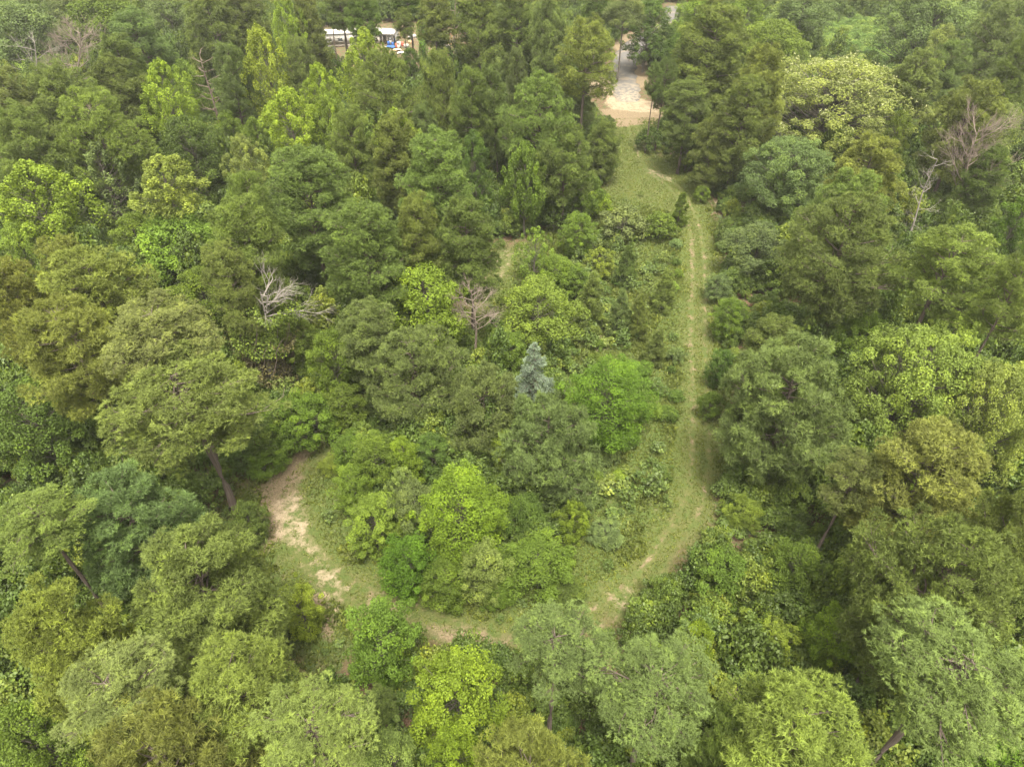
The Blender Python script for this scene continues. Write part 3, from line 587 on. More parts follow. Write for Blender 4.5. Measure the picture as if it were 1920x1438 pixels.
# ---------------------------------------------------------------- trees, one line each: kind, pixel centre of the crown, its width and height in px, height in m (- usual, 0 crown down to the ground), colour | label
TONE = dict(ol=(.103, .135, .034), yo=(.124, .152, .035), gy=(.100, .133, .041), dk=(.082, .114, .030), bg=(.090, .127, .042), br=(.113, .135, .038),
            lime=(.148, .205, .024), brt=(.118, .172, .025), mid=(.082, .125, .019), dkd=(.06, .094, .018), pale=(.13, .172, .046), gyd=(.09, .124, .041),
            pyg=(.142, .182, .038), silver=(.18, .22, .15), vivid=(.062, .108, .012), yg=(.12, .17, .018))
TREES = '''
round 45 50 140 100 16 gyd|hazy pale round tree filling the top corner above the bleached twiggy dead tree
round 130 18 90 60 16 gyd|hazy small round crown at the top edge, beyond the bleached dead tree
round 195 45 140 105 16 mid|wide pale green crown straight above the bleached twiggy dead tree
round 322 45 100 110 16 gyd|rounded blue-green crown at the top, between two olive pines left of the tall snag
pine 400 58 105 130 20 ol|olive pine at the top directly behind the tall bare snag
pine 468 40 85 115 20 ol|olive pine at the top edge, left of the narrow bright green spire
gum 540 48 58 110 21 lime|narrow bright green spire tree at the top edge
conepine 588 60 62 130 20 ol|slender pine at the top just left of the white trailer
pine 268 82 105 110 20 gy|grey-olive pine right behind the bleached dead tree
pine 228 112 90 85 19 ol|olive pine touching the right side of the bleached dead tree
loose 287 108 42 48 14 gyd|tiny pale sapling crown between pines, upper left slope
pine 22 190 95 105 20 br|brownish olive pine cut by the picture edge, below the vine-hung dead stub
pine 115 178 115 105 20 ol|olive pine right below the bleached twiggy dead tree
pine 226 172 105 120 20 dk|dark pointed pine between the bleached dead tree and the bright spire tree
bigpine 190 262 165 175 20 yo|broad light olive pine, biggest crown on the upper left slope
pine 42 265 115 125 20 ol|dull olive pine at the edge left of the broad light olive pine
gum 316 190 92 140 20 lime|bright yellow-green ragged spire left of the tall bare snag
round 365 282 120 130 15 dkd|dark rounded broadleaf under the bright spire, beside the tall snag
round 345 152 70 80 15 mid|mid green broadleaf behind the tall bare snag's left side
conepine 432 160 75 150 20 gy|grey-green slim pine right of the tall bare snag
gum 503 140 90 165 22 lime|tall bright green spire tree right of the tall snag
gum 545 228 100 120 19 lime|rounded lime-yellow tree below the tall bright spire
gum 602 168 66 95 19 lime|small bright green tree right of the lime-yellow one, below the trailer
gum 624 238 72 125 18 brt|pale bright loose-leaved tree between lime-yellow tree and pines
gum 77 385 158 165 17 lime|bright yellow-green tree with several pointed lobes near the left edge
loose 198 345 125 150 15 gyd|pale grey-green thin-leaved tree beside the lobed yellow-green tree
gum 312 350 122 118 17 pyg|pale lime round tree with grey bare twigs inside its crown
gum 462 300 80 95 18 pale|pale yellow-green treetop poking over the big dark pine
pine 462 370 90 90 20 ol|light olive pine beneath the pale yellow-green treetop
bigpine 575 372 155 175 20 dk|large dark pine left of centre with dense rounded crown
pine 452 432 135 130 20 ol|olive pine in front of the pale treetop, left of the dark round pine
round 338 440 170 85 11 brt|low bright green broadleaf thicket tree under the pale lime round tree
pine 130 475 110 70 20 yo|yellowish pine top at the left, below the lobed bright tree
round 250 430 90 80 10 mid|low mid green broadleaf filling the gap beneath the thin-leaved tree
round 30 455 70 80 12 brt|small bright broadleaf at the left edge below the lobed tree
pine 560 125 62 95 20 gy|grey-green pine between two bright green spires
round 480 250 70 70 12 mid|green understorey tree at the foot of the tall bare snag
round 430 250 60 90 12 mid|mid green broadleaf right against the tall snag's trunk
pine 684 28 64 95 22 dk|dark pine rising behind the white trailer and the junk
pine 640 15 70 70 20 gy|pine at the top edge above the white trailer
openpine 757 44 44 50 17 ol|lone small round-topped pine standing in front of the junk piles
pine 815 38 72 90 21 ol|olive pine at the top right of the junk piles
pine 764 -8 66 56 21 dkd|dark crown at the top edge directly above the junk shed
pine 900 60 92 160 22 ol|tall pine right of the dark bare trunk by the junk
pine 972 58 80 160 22 ol|tall pine in the middle of the top row, right of another tall pine
conepine 1035 70 75 155 22 gy|tall grey-green pine left of the pine by the driveway
openpine 1098 110 118 130 23 yo|big light pine with bare trunk standing beside the road's sandy end
openpine 1078 205 80 70 12 gy|ragged small pine left of the sandy road end, under the big light pine
gum 680 138 92 155 19 lime|bright lime tree just below the white trailer
bigpine 727 178 122 150 20 ol|dense cone-topped olive pine right of the bright lime tree
conepine 822 175 75 155 20 yo|light green slim pine right of the ivy column
round 770 122 44 60 12 dkd|small dark round tree beside the lone round-topped pine
pine 880 195 75 125 20 ol|pine with vine-green streaks left of the small pale pine
pine 930 190 62 140 20 gy|grey-green pine behind the big forked pine
conepine 972 130 44 75 18 gyd|small pale grey pine near the parked white vehicle
bigpine 1015 235 150 170 20 ol|big forked olive pine above the mid-green column tree
pine 1060 300 110 120 15 ol|dark lower pine right of the mid-green column tree
gum 742 236 82 70 20 lime|small vivid lime crown in the middle of the pines
pine 797 240 62 80 18 gyd|small pale grey-green pine beside the vivid lime crown
pine 658 275 78 130 19 ol|olive pine right of the pale loose-leaved tree
pine 742 300 100 165 20 ol|tall shaggy pine just under the vivid lime crown
bigpine 822 345 130 185 20 ol|tall broad olive pine left of the mid-green column tree
gum 985 342 78 145 14 mid|mid-green leafy column tree in front of the big forked pine
round 892 292 64 95 15 dkd|dark green broadleaf squeezed between two tall pines
pine 1130 285 64 110 10 ol|small pine at the left edge of the track near the road end
round 1095 355 75 65 8 mid|bushy green tree left of the track below the road-end pines
shrub 1120 380 58 50 0 yg|lime round bush at the meadow's upper left
shrub 1167 418 92 72 0 gyd|grey-green round bush at the top of the meadow
shrub 1238 425 70 58 0 mid|leafy green bush left of the rutted track, right of the grey-green bush
round 1082 440 74 92 0 mid|tall mid green bush left of the grey-green round bush
shrub 1040 408 62 60 0 dkd|dark bush beside the mid-green column tree
loose 1002 480 80 105 0 brt|bright pale sapling beside the brown footpath in the middle
bigpine 682 478 160 180 19 dk|dark round-crowned pine left of the bright maple-like tree
bigpine 880 440 120 130 18 dk|dark pine above the brown footpath gap
pine 775 425 95 120 19 ol|olive pine between the dark round-crowned pine and the broad one
round 1213 62 92 125 15 dkd|dark broadleaf overhanging the asphalt road
round 1170 25 80 65 17 gyd|pale broadleaf crown at the top above the road bend
round 1120 20 70 70 17 dkd|dark crown at the top, left of the road bend
openpine 1246 160 50 85 15 dk|thin pine with bare stem right beside the sandy road end
openpine 1228 150 38 60 15 dk|slender small pine at the right end of the sand
bigpine 1328 112 138 180 22 ol|tall wide pine right of the asphalt road
round 1270 110 60 90 14 dkd|dark broadleaf between the road and the tall wide pine
pine 1290 210 85 110 15 ol|dark pine bough mass right of the sandy patch
shrub 1222 262 56 46 0 dkd|dark bush at the track's right verge just below the sand
round 1290 285 60 60 6 mid|bushy tree at the right side of the track bend
pine 1432 160 100 130 21 yo|yellow-olive pine left of the cream-flowering tree
conepine 1385 240 100 170 18 ol|pointed pine left of the cream-flowering tree, below the yellow-olive one
conepine 1335 288 70 125 12 ol|small fresh green pine with bare stem at the track's right edge
round 1452 88 130 95 15 mid|wide round green tree behind the yellow-olive pine
round 1400 20 90 70 17 mid|green crown at the top edge right of the road
round 1505 25 120 75 16 gyd|broad hazy crown at the top above the vine opening
round 1300 20 80 70 17 brt|bright green crown at the top, right of the road
chestnut 1560 205 300 190 17 pale|huge spreading tree with cream blossom on its upper boughs
big 1480 320 170 130 13 gyd|grey-green lower broadleaf below the cream-flowering tree
pine 1632 312 128 110 18 yo|rounded olive pine at the foot of the cream-flowering tree
pine 1590 368 150 95 17 ol|flat light olive pine above the large centre-right pine
bigpine 1575 460 210 190 20 ol|large bushy olive pine on the right, above the leaning-trunk pine
pine 1715 148 88 95 19 gy|grey-green pine with dark stem behind the cream-flowering tree's right
pine 1770 122 80 85 19 gy|grey pine top between the pale crown and the leaning pine at upper right
round 1770 72 68 62 16 pale|small pale mint crown near the top right
bigpine 1812 222 122 130 20 yo|yellow-olive pine behind the pink twiggy dead tree
big 1745 35 180 75 18 gyd|broad grey-green crown along the top right edge
openpine 1865 85 110 150 22 gy|tall pine with two leaning dark trunks at the upper right corner
round 1888 235 75 85 15 pale|pale broadleaf at the right edge beside the pink dead tree
pine 1905 130 70 110 20 ol|olive pine cut off by the right edge near the top
openpine 1772 505 180 170 20 yo|light olive pine with leaning bare trunk, right of the large bushy pine
round 1418 470 125 112 8 gyd|grey-green broadleaf on the right verge halfway along the track
round 1890 430 80 130 12 vivid|vine-green bushy tree at the right edge below the pink dead tree
openpine 1895 560 110 150 21 ol|pine with a thick dark trunk cut by the right edge
pine 1850 330 70 100 14 dk|dark green tree standing behind the pink twiggy dead tree
round 1690 240 60 70 14 mid|mid green broadleaf filling right behind the rounded olive pine
bigpine 165 525 195 125 20 yo|wide yellow-olive pine on the left, below the lobed bright tree
pine 40 560 140 150 20 yo|yellow-olive pine at the left edge with slanting bare trunk
puffpine 135 640 190 185 20 yo|round puffy pine on a long slanting trunk at left
openpine 300 620 200 130 20 br|brownish sparse pine with grey twigs right of the puffy slanting pine
openpine 350 755 280 230 18 ol|very wide shaggy pine with drooping boughs, left of the sandy clearing
round 70 800 170 190 12 dkd|dark broadleaf beneath the puffy slanting pine
round 372 548 130 120 13 mid|mid green round broadleaf left of the vine-wrapped snag
pine 430 495 100 80 18 ol|pine top just left of the grey windswept dead branches
round 430 610 70 110 8 brt|leafy fresh green tree pressed against the vine-wrapped snag's left
round 570 790 135 130 0 mid|rounded mid green tree at the bend above the sandy clearing
round 622 690 95 150 11 mid|green broadleaf right of the vine-wrapped snag
puffpine 225 945 220 150 17 bg|blue-green puffy pine at lower left above the large rounded pine
openpine 75 980 170 130 19 ol|olive pine with slanting dark trunk at the left edge, lower down
round 797 566 162 165 13 lime|bright maple-like tree left of the small bare dead tree
round 1012 600 160 160 0 brt|rounded bright green tree right of the small bare dead tree
pine 690 645 120 150 13 gy|grey-olive pine below the bright maple-like tree
bigpine 775 705 185 190 12 gy|wide grey-green pine with visible dark trunk left of the blue cedar
pine 905 785 135 190 0 gy|upright grey-green pine next to the blue cedar
cedar 1003 712 125 160 0 silver|silvery blue cedar in the middle of the central grove
puffpine 1030 855 195 215 0 bg|dense blue-green rounded pine below the silvery cedar
feather 1142 762 172 180 0 vivid|vivid green feathery round tree standing in the meadow
youngpine 1105 570 76 115 0 ol|largest young pine of the meadow, beside the rounded bright green tree
youngpine 1165 590 58 90 0 gy|young grey-green pine in the upper meadow, left of a twin-stemmed one
youngpine 1197 600 52 90 0 ol|young pine in the meadow with dark stem, nearest the pink bare patch
youngpine 1175 500 54 80 0 dk|small dark young pine near the top of the meadow
youngpine 1245 545 60 80 0 ol|young pine beside the left rut of the track
youngpine 1228 650 56 70 0 ol|low bushy young pine above the vivid feathery tree, close to the track
youngpine 1275 395 40 60 0 mid|small green conifer standing right at the track fork
round 1045 520 90 90 0 mid|bushy green tree between the brown footpath and the meadow
round 700 880 95 130 0 mid|mid green tree at the grove's left rim, beside the sandy clearing
round 668 918 80 110 0 brt|bright leafy tree at the grove's left rim nearest the sand
feather 872 982 172 205 0 yg|golden lime tree crowning the bottom of the central grove
round 760 1060 110 130 0 vivid|deep green bush tree at the grove's lower left rim
round 905 1075 92 165 0 pale|pale mint-green narrow tree at the grove's bottom tip
round 1010 1060 145 135 0 mid|mid green rounded tree at the grove's lower right rim
gum 1072 972 64 84 0 yg|small lime tree below the dense blue-green pine
round 780 960 100 140 7 gyd|greyish green tree between the golden lime tree and the left rim
round 960 660 70 80 7 mid|green tree tucked behind the silvery cedar
round 1185 700 80 60 0 mid|low leafy bush behind the vivid feathery tree
bigpine 365 1082 270 235 18 ol|large rounded olive pine at the lower left beside the sandy clearing
round 465 985 78 92 0 dkd|small dark rounded tree at the left rim of the sandy clearing
round 566 1138 88 116 0 lime|small bright green tree at the bottom of the sandy clearing
bigpine 75 1170 200 180 19 yo|olive-yellow pine on the left edge below the slanting dark trunk
openpine 215 1295 225 200 19 gy|grey-green pine with yellow vine strands near the bottom left
bigpine 440 1272 235 195 19 yo|yellowish textured pine between the small bright tree and the bottom edge
openpine 585 1372 225 180 19 ol|spreading pine with twigs showing, cut by the bottom edge left of centre
puffpine 285 1405 290 130 20 yo|puffy bright olive pine cut by the bottom edge, lower left
round 55 1375 150 150 11 mid|dark green leafy tree in the bottom left corner
round 710 1205 145 175 11 mid|broad leafy green tree just below the track's bottom bend
openpine 1045 1215 195 185 16 gy|feathery light pine hiding the bottom of the track loop
round 845 1265 190 160 11 yg|yellow-green vine-draped tree left of the feathery light pine
youngpine 712 1315 70 75 9 dk|small dark feathery conifer beside the yellow-green vine-draped tree
round 850 1372 115 105 11 yg|golden lime tree at the bottom edge left of the tan puffy pine
round 722 1388 115 95 12 pale|pale leafy tree at the bottom edge with whitish leaf clusters
puffpine 990 1412 235 120 19 yo|tan puffy pine top at the bottom edge in the middle
openpine 1228 1290 235 190 17 gy|grey-green shaggy pine at the bottom with yellow leaves below its crown
round 1345 1085 115 130 0 mid|mid green tree at the track's outer edge, lower right
gum 1440 1205 128 130 0 brt|bright leafy round tree between bottom pines, lower right
round 1310 1185 75 65 7 yg|lime bush tree left of the bright leafy round tree
bigpine 1490 1365 285 185 19 yo|huge dense light olive pine at the bottom right of centre
bigpine 1770 1065 320 250 19 ol|enormous grey-olive pine on the right with leaning trunk
openpine 1780 1265 300 250 19 gy|broad shaggy pine filling the lower right corner
pine 1335 1365 115 140 16 ol|pine squeezed between two bottom pines right of centre
bigpine 1890 985 140 160 19 ol|olive pine cut by the right edge below the broad yellow-green tree
puffpine 1480 765 222 250 17 gy|tall puffy pine beside the track on the right
big 1725 690 260 180 15 pyg|broad pale yellow-green tree on the right, upper half of a pair
big 1855 780 200 210 15 pyg|pale yellow-green spreading tree at the right edge, lower of a pair
bigpine 1745 855 225 155 18 yo|yellow-olive clumped pine beneath the broad pale yellow-green tree
pine 1460 635 125 100 14 dk|dark green pine above the tall puffy pine by the track
openpine 1600 900 120 120 15 gy|thin grey pine boughs between the tall puffy pine and the clumped one
round 1365 600 70 90 0 mid|green verge bush right of the track at mid height
round 1350 690 56 80 0 dkd|dark verge bush right of the track, left of the tall puffy pine
round 1500 1050 120 100 7 mid|low leafy tree in the shade below the tall puffy pine
round 1560 1180 110 110 7 yg|low yellow-green leafy tree beside the enormous grey-olive pine
round 1620 620 100 90 8 brt|fresh green understorey tree left of the broad pale tree
round 1870 1400 130 100 9 vivid|vivid green leafy bush in the bottom right corner
round 1660 520 90 70 9 mid|low green tree at the leaning bare trunk's foot
round 760 848 70 70 7 yg|small golden-tinged tree in the grove right above the greyish green one
gum 762 915 64 90 7 pale|small pale leafy spire between the left rim trees and golden lime tree
round 698 838 80 80 7 mid|round mid green tree under the wide grey-green pine, grove's left rim
round 805 845 80 80 6 dkd|dark green small tree between the upright grey-green pine and golden lime tree
round 945 845 60 110 6 brt|bright leafy strip of a tree hugging the dense blue-green pine's left
round 985 965 90 90 5 dkd|dark leafy tree under the dense blue-green pine
round 1072 535 80 80 0 mid|soft green bush tree between the rounded bright green tree and track
gum 1125 492 60 60 0 brt|small bright sapling at the top of the meadow left of the dark young pine
round 1135 1000 70 60 0 gyd|low bluish-leaved bush right of the small lime tree
round 930 1110 70 70 0 mid|low green bush at the very bottom tip of the grove
round 1060 1110 80 60 0 dkd|dark low bush at the grove's bottom right, above the feathery light pine
round 620 870 46 40 0 brt|lone little bush on the grass beside the left bend
round 1330 760 50 60 0 mid|verge bush right of the track beside the tall puffy pine
round 1395 960 80 80 0 brt|bright leafy bush at the foot of the tall puffy pine
round 500 860 90 70 0 mid|leafy bush at the brown upper corner of the sandy clearing
round 640 760 90 90 6 mid|green leafy tree where the track bends behind the grey-green pine
round 1345 540 60 60 0 gyd|greyish bush at the right verge above the green verge bush
round 1315 365 36 34 0 mid|small dark bush right of the track fork
round 702 985 112 125 0 brt|bright leafy tree on the grove's left rim just above the deep green bush tree
round 838 1095 100 110 0 mid|mid green tree at the grove's bottom between deep green bush and mint tree
round 668 850 80 90 0 mid|leafy green bush tree at the upper left rim of the grove, beside the bend
round 572 640 84 100 9 mid|shaded green tree pressed against the right side of the vine-wrapped snag
round 1790 600 100 70 9 brt|fresh green low tree above the broad pale yellow-green tree
'''
GROUPS = dict(pine='pines of the wood', round='broadleaf trees of the wood', gum='bright spire-shaped broadleaf trees', loose='thin-leaved broadleaf trees', shrub='bushes of the clearing', youngpine='young pines of the meadow')
KIND = dict(tallpine='pine', pine='pine', bigpine='pine', openpine='pine', puffpine='pine', conepine='pine')
NAME = dict(pine='pine_tree', round='broadleaf_tree', big='broadleaf_tree', gum='broadleaf_tree', loose='broadleaf_tree', chestnut='flowering_tree', feather='broadleaf_tree', shrub='bush', cedar='cedar_tree', youngpine='young_pine')
CATN = dict(pine='pine tree', cedar='cedar tree', chestnut='flowering tree', shrub='bush', youngpine='young pine')
USUAL = dict(pine=20, round=13, gum=16)
GROUND_ALL = lambda x, y: .10 * lowf(np.array(x), np.array(y), .35, 1)
count = {}
LOW = dict(pine=.36, bigpine=.38, conepine=.2, puffpine=.52, round=.10, gum=.6, loose=.3, big=.2)
def put_tree(kind, px, py, w, h, H, tone, label, group=None):
    k0 = KIND.get(kind, kind)
    i = count[kind] = count.get(kind, 0) + 1
    r = random.Random(px * 7 + py * 13)
    hug = H == 0
    zc = max(1.0, (H or 2) * .72)
    for _ in range(6):
        x, y, dep = at(px, py, zc)
        rad = w * dep / FPX / 2
        hh = h * dep / FPX / 2
        dist = math.hypot(y, x); th = math.atan2(CAMH - zc, y)
        c2 = (hh * hh - (rad * math.sin(th)) ** 2) / math.cos(th) ** 2
        c = math.sqrt(max(c2, (.55 * rad) ** 2)); c = min(c, 2.0 * rad)
        if hug: zc = c * .93
        else:
            c = min(c, H * .46); zc = H - c
    top = zc + c
    if not hug and kind in LOW and not (py < 150 and (1040 < px < 1260 or 580 < px < 900 or 1440 < px < 1720)):                       # the rest of the crown, behind the trees in front
        c = max(c, (top - LOW[kind] * top) / 2); zc = top - c
        if kind in ('pine', 'bigpine', 'conepine') and c / rad > 1.3: kind = 'tallpine'
    P = min(PROTO[kind], key=lambda q: abs(math.log((c / rad) / (q['C'] / q['R']))) + r.random() * .5)
    t = TONE[tone]; j = [r.uniform(.93, 1.07) for _ in range(3)]; b = r.uniform(.9, 1.08)
    col = tuple(t[q] * j[q] * b for q in range(3)) + (1,)
    e = bpy.data.objects.new(NAME.get(k0, 'broadleaf_tree'), None); COL.objects.link(e)
    e.empty_display_size = .5
    e.location = (x, y, float(GROUND_ALL(x, y)) - .03)
    tag(e, label, CATN.get(k0, 'broadleaf tree'), group or GROUPS.get(k0, GROUPS['round'] if k0 in ('big',) else None))
    rot = r.uniform(0, 6.28); sx, sz = rad / P['R'], c / P['C']; z0 = zc - c
    cr = obj('crown', P['crown'], e, (0, 0, z0), (r.uniform(-.06, .06), r.uniform(-.06, .06), rot), (sx, sx, sz)); cr.color = col
    lim = obj('branches', P['limbs'], e, (0, 0, z0), cr.rotation_euler, (sx, sx, sz))
    if z0 > .35:
        ts = max(.45, min(1.15, sx)) * (1.15 if k0 == 'pine' else .8)
        obj('trunk', (TRUNK if k0 in ('pine', 'youngpine') else TRUNKG)[i % 2], e, (0, 0, -.1), (0, 0, rot), (ts, ts, z0 + .25 * c + .1))
    if 'blossom' in P:
        bl = obj('blossoms', P['blossom'], e, (0, 0, z0), cr.rotation_euler, (sx, sx, sz)); bl.color = (.27, .29, .15, 1)
    return e, (x, y, z0, zc, c, rad)
ALL = []
for line in TREES.strip().splitlines():
    a, lab = line.split('|')
    k, px, py, w, h, H, tone = a.split()
    ALL.append((k, lab) + put_tree(k, int(px), int(py), int(w), int(h), 0 if H == '0' else float(H), tone, lab))
by_label = {q[1]: q for q in ALL}

# ---------------------------------------------------------------- dead trees
def grow(g, rng, p, d, L, r, lev, maxlev, spread, up, nb, tw):
    n = 4; pts = [p]; q = p.copy(); dd = d.copy()
    for _ in range(n):
        dd = unit(dd + rng.normal(0, .10, 3) + np.array([0, 0, up * .12])); q = q + dd * L / n; pts.append(q.copy())
    g.tube(pts, np.linspace(r, r * (.55 if lev < maxlev else .25), n + 1), 5 if lev < 2 else 3)
    if lev >= maxlev: return
    for b in range(nb):
        s = rng.uniform(.35, 1) if b else 1.0
        o = pts[0] * (1 - s) + pts[-1] * s if s < 1 else pts[-1]
        k = min(n - 1, int(s * n)); o = pts[k] + (pts[k + 1] - pts[k]) * (s * n - k)
        e = unit(d + spread * unit(rng.normal(size=3)) + np.array([0, 0, up * .35]))
        grow(g, rng, o, e, L * rng.uniform(.55, .8), r * tw, lev + 1, maxlev, spread, up, nb, tw)
def dead_tree(name, label, base, top, mat, seed, limbs, maxlev=3, spread=.8, up=.6, nb=4, rad=.28, limb_len=.35, start=.45, bias=None, group='dead trees standing in the wood', tw=.55):
    """base: pixel of the foot on the ground; top: pixel of the tip, which sets the height"""
    x, y, dep = at(*base)
    lo, hi = 1.0, 40.0
    for _ in range(40):
        m = (lo + hi) / 2
        if pix(x, y, m)[1] > top[1]: lo = m
        else: hi = m
    Ht = lo; tx = at(top[0], top[1], Ht)[0] - x        # lean sideways
    rng = np.random.default_rng(seed)
    e = bpy.data.objects.new(name, None); COL.objects.link(e); e.location = (x, y, 0); e.empty_display_size = .5
    tag(e, label, 'dead tree', group)
    pts = [np.array([tx * s + .12 * math.sin(s * 9 + seed) * (s > 0), .1 * math.sin(s * 7 + seed * 2), Ht * s - .1]) for s in np.linspace(0, 1, 11)]
    g = Geo(); g.tube(pts, np.linspace(rad, rad * .18, 11), 7); g.build('trunk', mat, e)
    g = Geo()
    for i in range(limbs):
        s = start + (1 - start) * (i + rng.random()) / limbs
        k = min(9, int(s * 10)); o = pts[k] + (pts[k + 1] - pts[k]) * (s * 10 - k)
        az = i * 2.4 + rng.normal(0, .4)
        d = np.array([math.cos(az), math.sin(az), up * rng.uniform(.3, 1.2)])
        if bias is not None: d = d * np.array([.7, .7, 1]) + np.array(bias)
        grow(g, rng, o, unit(d), Ht * limb_len * (1.15 - s * .6) * rng.uniform(.6, 1.1), rad * .27, 1, maxlev, spread, up, nb, tw)
    g.build('branches', mat, e)
    return e, (x, y, Ht, tx)
dead_tree('dead_tree', 'bleached pinkish-grey twiggy dead tree on the upper left slope', (140, 215), (150, 60), M_DEADPINK, 1, 13, 4, .9, .5, 5, .28, .33, .4)
dead_tree('dead_tree', 'smaller grey dead tree beside the bleached twiggy one, near the left edge', (68, 195), (66, 72), M_DEADGREY, 2, 7, 3, .8, .6, 4, .25, .35, .45)
dead_tree('dead_tree', 'tall bare brown snag with short stub branches on the upper left', (427, 290), (374, 98), M_DEADDARK, 3, 20, 2, .7, .25, 3, .30, .17, .42)
dead_tree('dead_tree', 'thin reddish broken dead stem below the bright spire tree', (300, 300), (270, 220), M_DEADPINK, 4, 7, 2, .6, .3, 2, .13, .15, .5)
dead_tree('dead_tree', 'tall bare trunk rising in front of the junk by the bright lime tree', (635, 165), (621, 8), M_DEADDARK, 5, 11, 2, .7, .1, 3, .26, .16, .3)
dead_tree('dead_tree', 'very tall dark straight dead trunk right of the junk piles', (852, 150), (853, -20), M_DEADDARK, 6, 8, 2, .7, .2, 3, .3, .1, .55)
dead_tree('dead_tree', 'pinkish fan of bare branches at the foot of the very tall dark trunk', (856, 146), (880, 92), M_DEADPINK, 7, 8, 3, .6, .8, 4, .16, .5, .2, (.5, 0, .3))
dead_tree('dead_tree', 'reddish bare dead tree with curved limbs in the middle of the pines', (848, 285), (842, 170), M_DEADPINK, 8, 14, 3, .7, .6, 3, .22, .2, .25)
dead_tree('dead_tree', 'short forked reddish dead stem left of the curved-limb dead tree', (795, 190), (790, 140), M_DEADPINK, 21, 11, 2, .6, .6, 3, .15, .2, .3)
dead_tree('dead_tree', 'small bare dead tree with fan of grey twigs in the central grove', (896, 695), (886, 540), M_DEADPINK, 9, 16, 4, .8, .6, 4, .19, .2, .5)
dead_tree('dead_tree', 'large pink twiggy dead tree with fan-shaped crown near the right edge', (1772, 447), (1838, 238), M_DEADPINK, 10, 16, 4, .75, .75, 5, .26, .27, .35)
dead_tree('dead_tree', 'grey gnarled leaning snag left of the large pink dead tree', (1688, 480), (1757, 296), M_DEADGREY, 11, 15, 4, .9, .35, 3, .18, .16, .2)
dead_tree('dead_tree', 'tiny bare sapling standing on the asphalt road edge', (1179, 117), (1180, 60), M_DEADDARK, 12, 7, 2, .6, .5, 3, .09, .22, .3)
dead_tree('dead_tree', 'bare grey twigs poking out of the pale lime round tree', (352, 400), (345, 372), M_DEADGREY, 13, 8, 3, .8, .6, 4, .14, .5, .2)
# the snag wrapped in vines, with grey windswept limbs on top
e, (x, y, Ht, tx) = dead_tree('dead_tree', 'vine-wrapped snag with windswept grey branches on top, left of centre', (512, 735), (490, 545), M_DEADGREY, 14, 8, 4, .6, .2, 4, .30, .38, .74, (.5, .05, .15), tw=.5)
rng = np.random.default_rng(77)
def vine(parent, Ht, tx, rad, n, tone, seed, z0=.05, z1=.86, leaf=.2, brown=0):
    rng = np.random.default_rng(seed)
    s = rng.uniform(z0, z1, n); a = rng.uniform(0, 6.28, n)
    lump = 1 + .4 * np.sin(s * 14 + a * 2 + seed) + .25 * np.sin(a * 5 + s * 9)
    r = rad * (.55 + .7 * s) * lump * rng.uniform(.55, 1, n) ** .5
    P = np.stack([tx * s + np.cos(a) * r, np.sin(a) * r, Ht * s + rng.normal(0, .15, n)], 1)
    N = np.stack([np.cos(a), np.sin(a), np.full(n, .5)], 1) + rng.normal(0, .5, (n, 3))
    v, f = leaves_at(rng, P, N, leaf)
    o = obj('vine', mesh('vine', v, f, M_LEAF, rng.random(n)), parent); o.color = (*tone, 1)
    if brown:
        g = Geo()
        for i in range(brown):
            a = rng.uniform(0, 6.28); r0 = rad * rng.uniform(.5, 1.1); zt = rng.uniform(.45, .85); zb = rng.uniform(.0, .3)
            pts = [np.array([tx * q + math.cos(a + q) * r0 * (.5 + q * .8), math.sin(a + q) * r0 * (.5 + q * .8), Ht * q]) + rng.normal(0, .12, 3) for q in np.linspace(zb, zt, 6)]
            g.tube(pts, [.05, .05, .045, .04, .03, .02], 4)
        g.build('vine_stems', M_DEADDARK, parent)
vine(e, Ht, tx, 2.3, 8000, (.10, .14, .03), 3, .5, .9, .22)
vine(e, Ht, tx, 2.9, 7000, (.085, .08, .04), 6, .02, .62, .2, 50)
for lab, tone in (('very tall dark straight dead trunk right of the junk piles', TONE['mid']),): pass
e, (x, y, Ht, tx) = dead_tree('dead_tree', 'ivy-covered column with bright yellow-green tip right of the junk piles', (793, 118), (793, 42), M_DEADGREY, 15, 10, 2, .6, .5, 3, .2, .14, .6)
vine(e, Ht, tx, 1.1, 5000, (.09, .17, .03), 4, .02, 1.0, .22)
e, (x, y, Ht, tx) = dead_tree('dead_tree', 'vine-smothered leaning dead stub at the left edge, below the grey dead tree', (62, 185), (50, 112), M_DEADGREY, 16, 8, 3, .8, .6, 3, .25, .3, .4)
vine(e, Ht, tx, 1.6, 5000, (.13, .19, .04), 5, .05, 1.0, .22)

# small bushes of the meadow that nothing tells apart
rng = np.random.default_rng(404); n_ = 0
HARD = g2([(1000, 480), (1100, 440), (1230, 430), (1275, 450), (1285, 600), (1288, 780), (1268, 900), (1200, 985), (1120, 1040), (1080, 900), (1060, 700)])
while n_ < 46:
    q = rng.uniform(HARD.min(0), HARD.max(0)); qx, qy = np.array([q[0]]), np.array([q[1]])
    if sdf(qx, qy, HARD)[0] < .3 or (rng.random() > .25 + .75 * (lowf(qx, qy, .45, 21)[0] > -.1)): continue
    px, py, dep = pix(q[0], q[1], .5); w = rng.uniform(.9, 2.4) * FPX / dep
    put_tree('shrub', int(px), int(py), w, w * rng.uniform(.7, 1.0), 0, ['mid', 'gyd', 'brt', 'dkd', 'mid', 'gyd'][int(rng.integers(6))], 'small leafy bush of the meadow between the feathery round tree and track', 'small bushes of the meadow'); n_ += 1
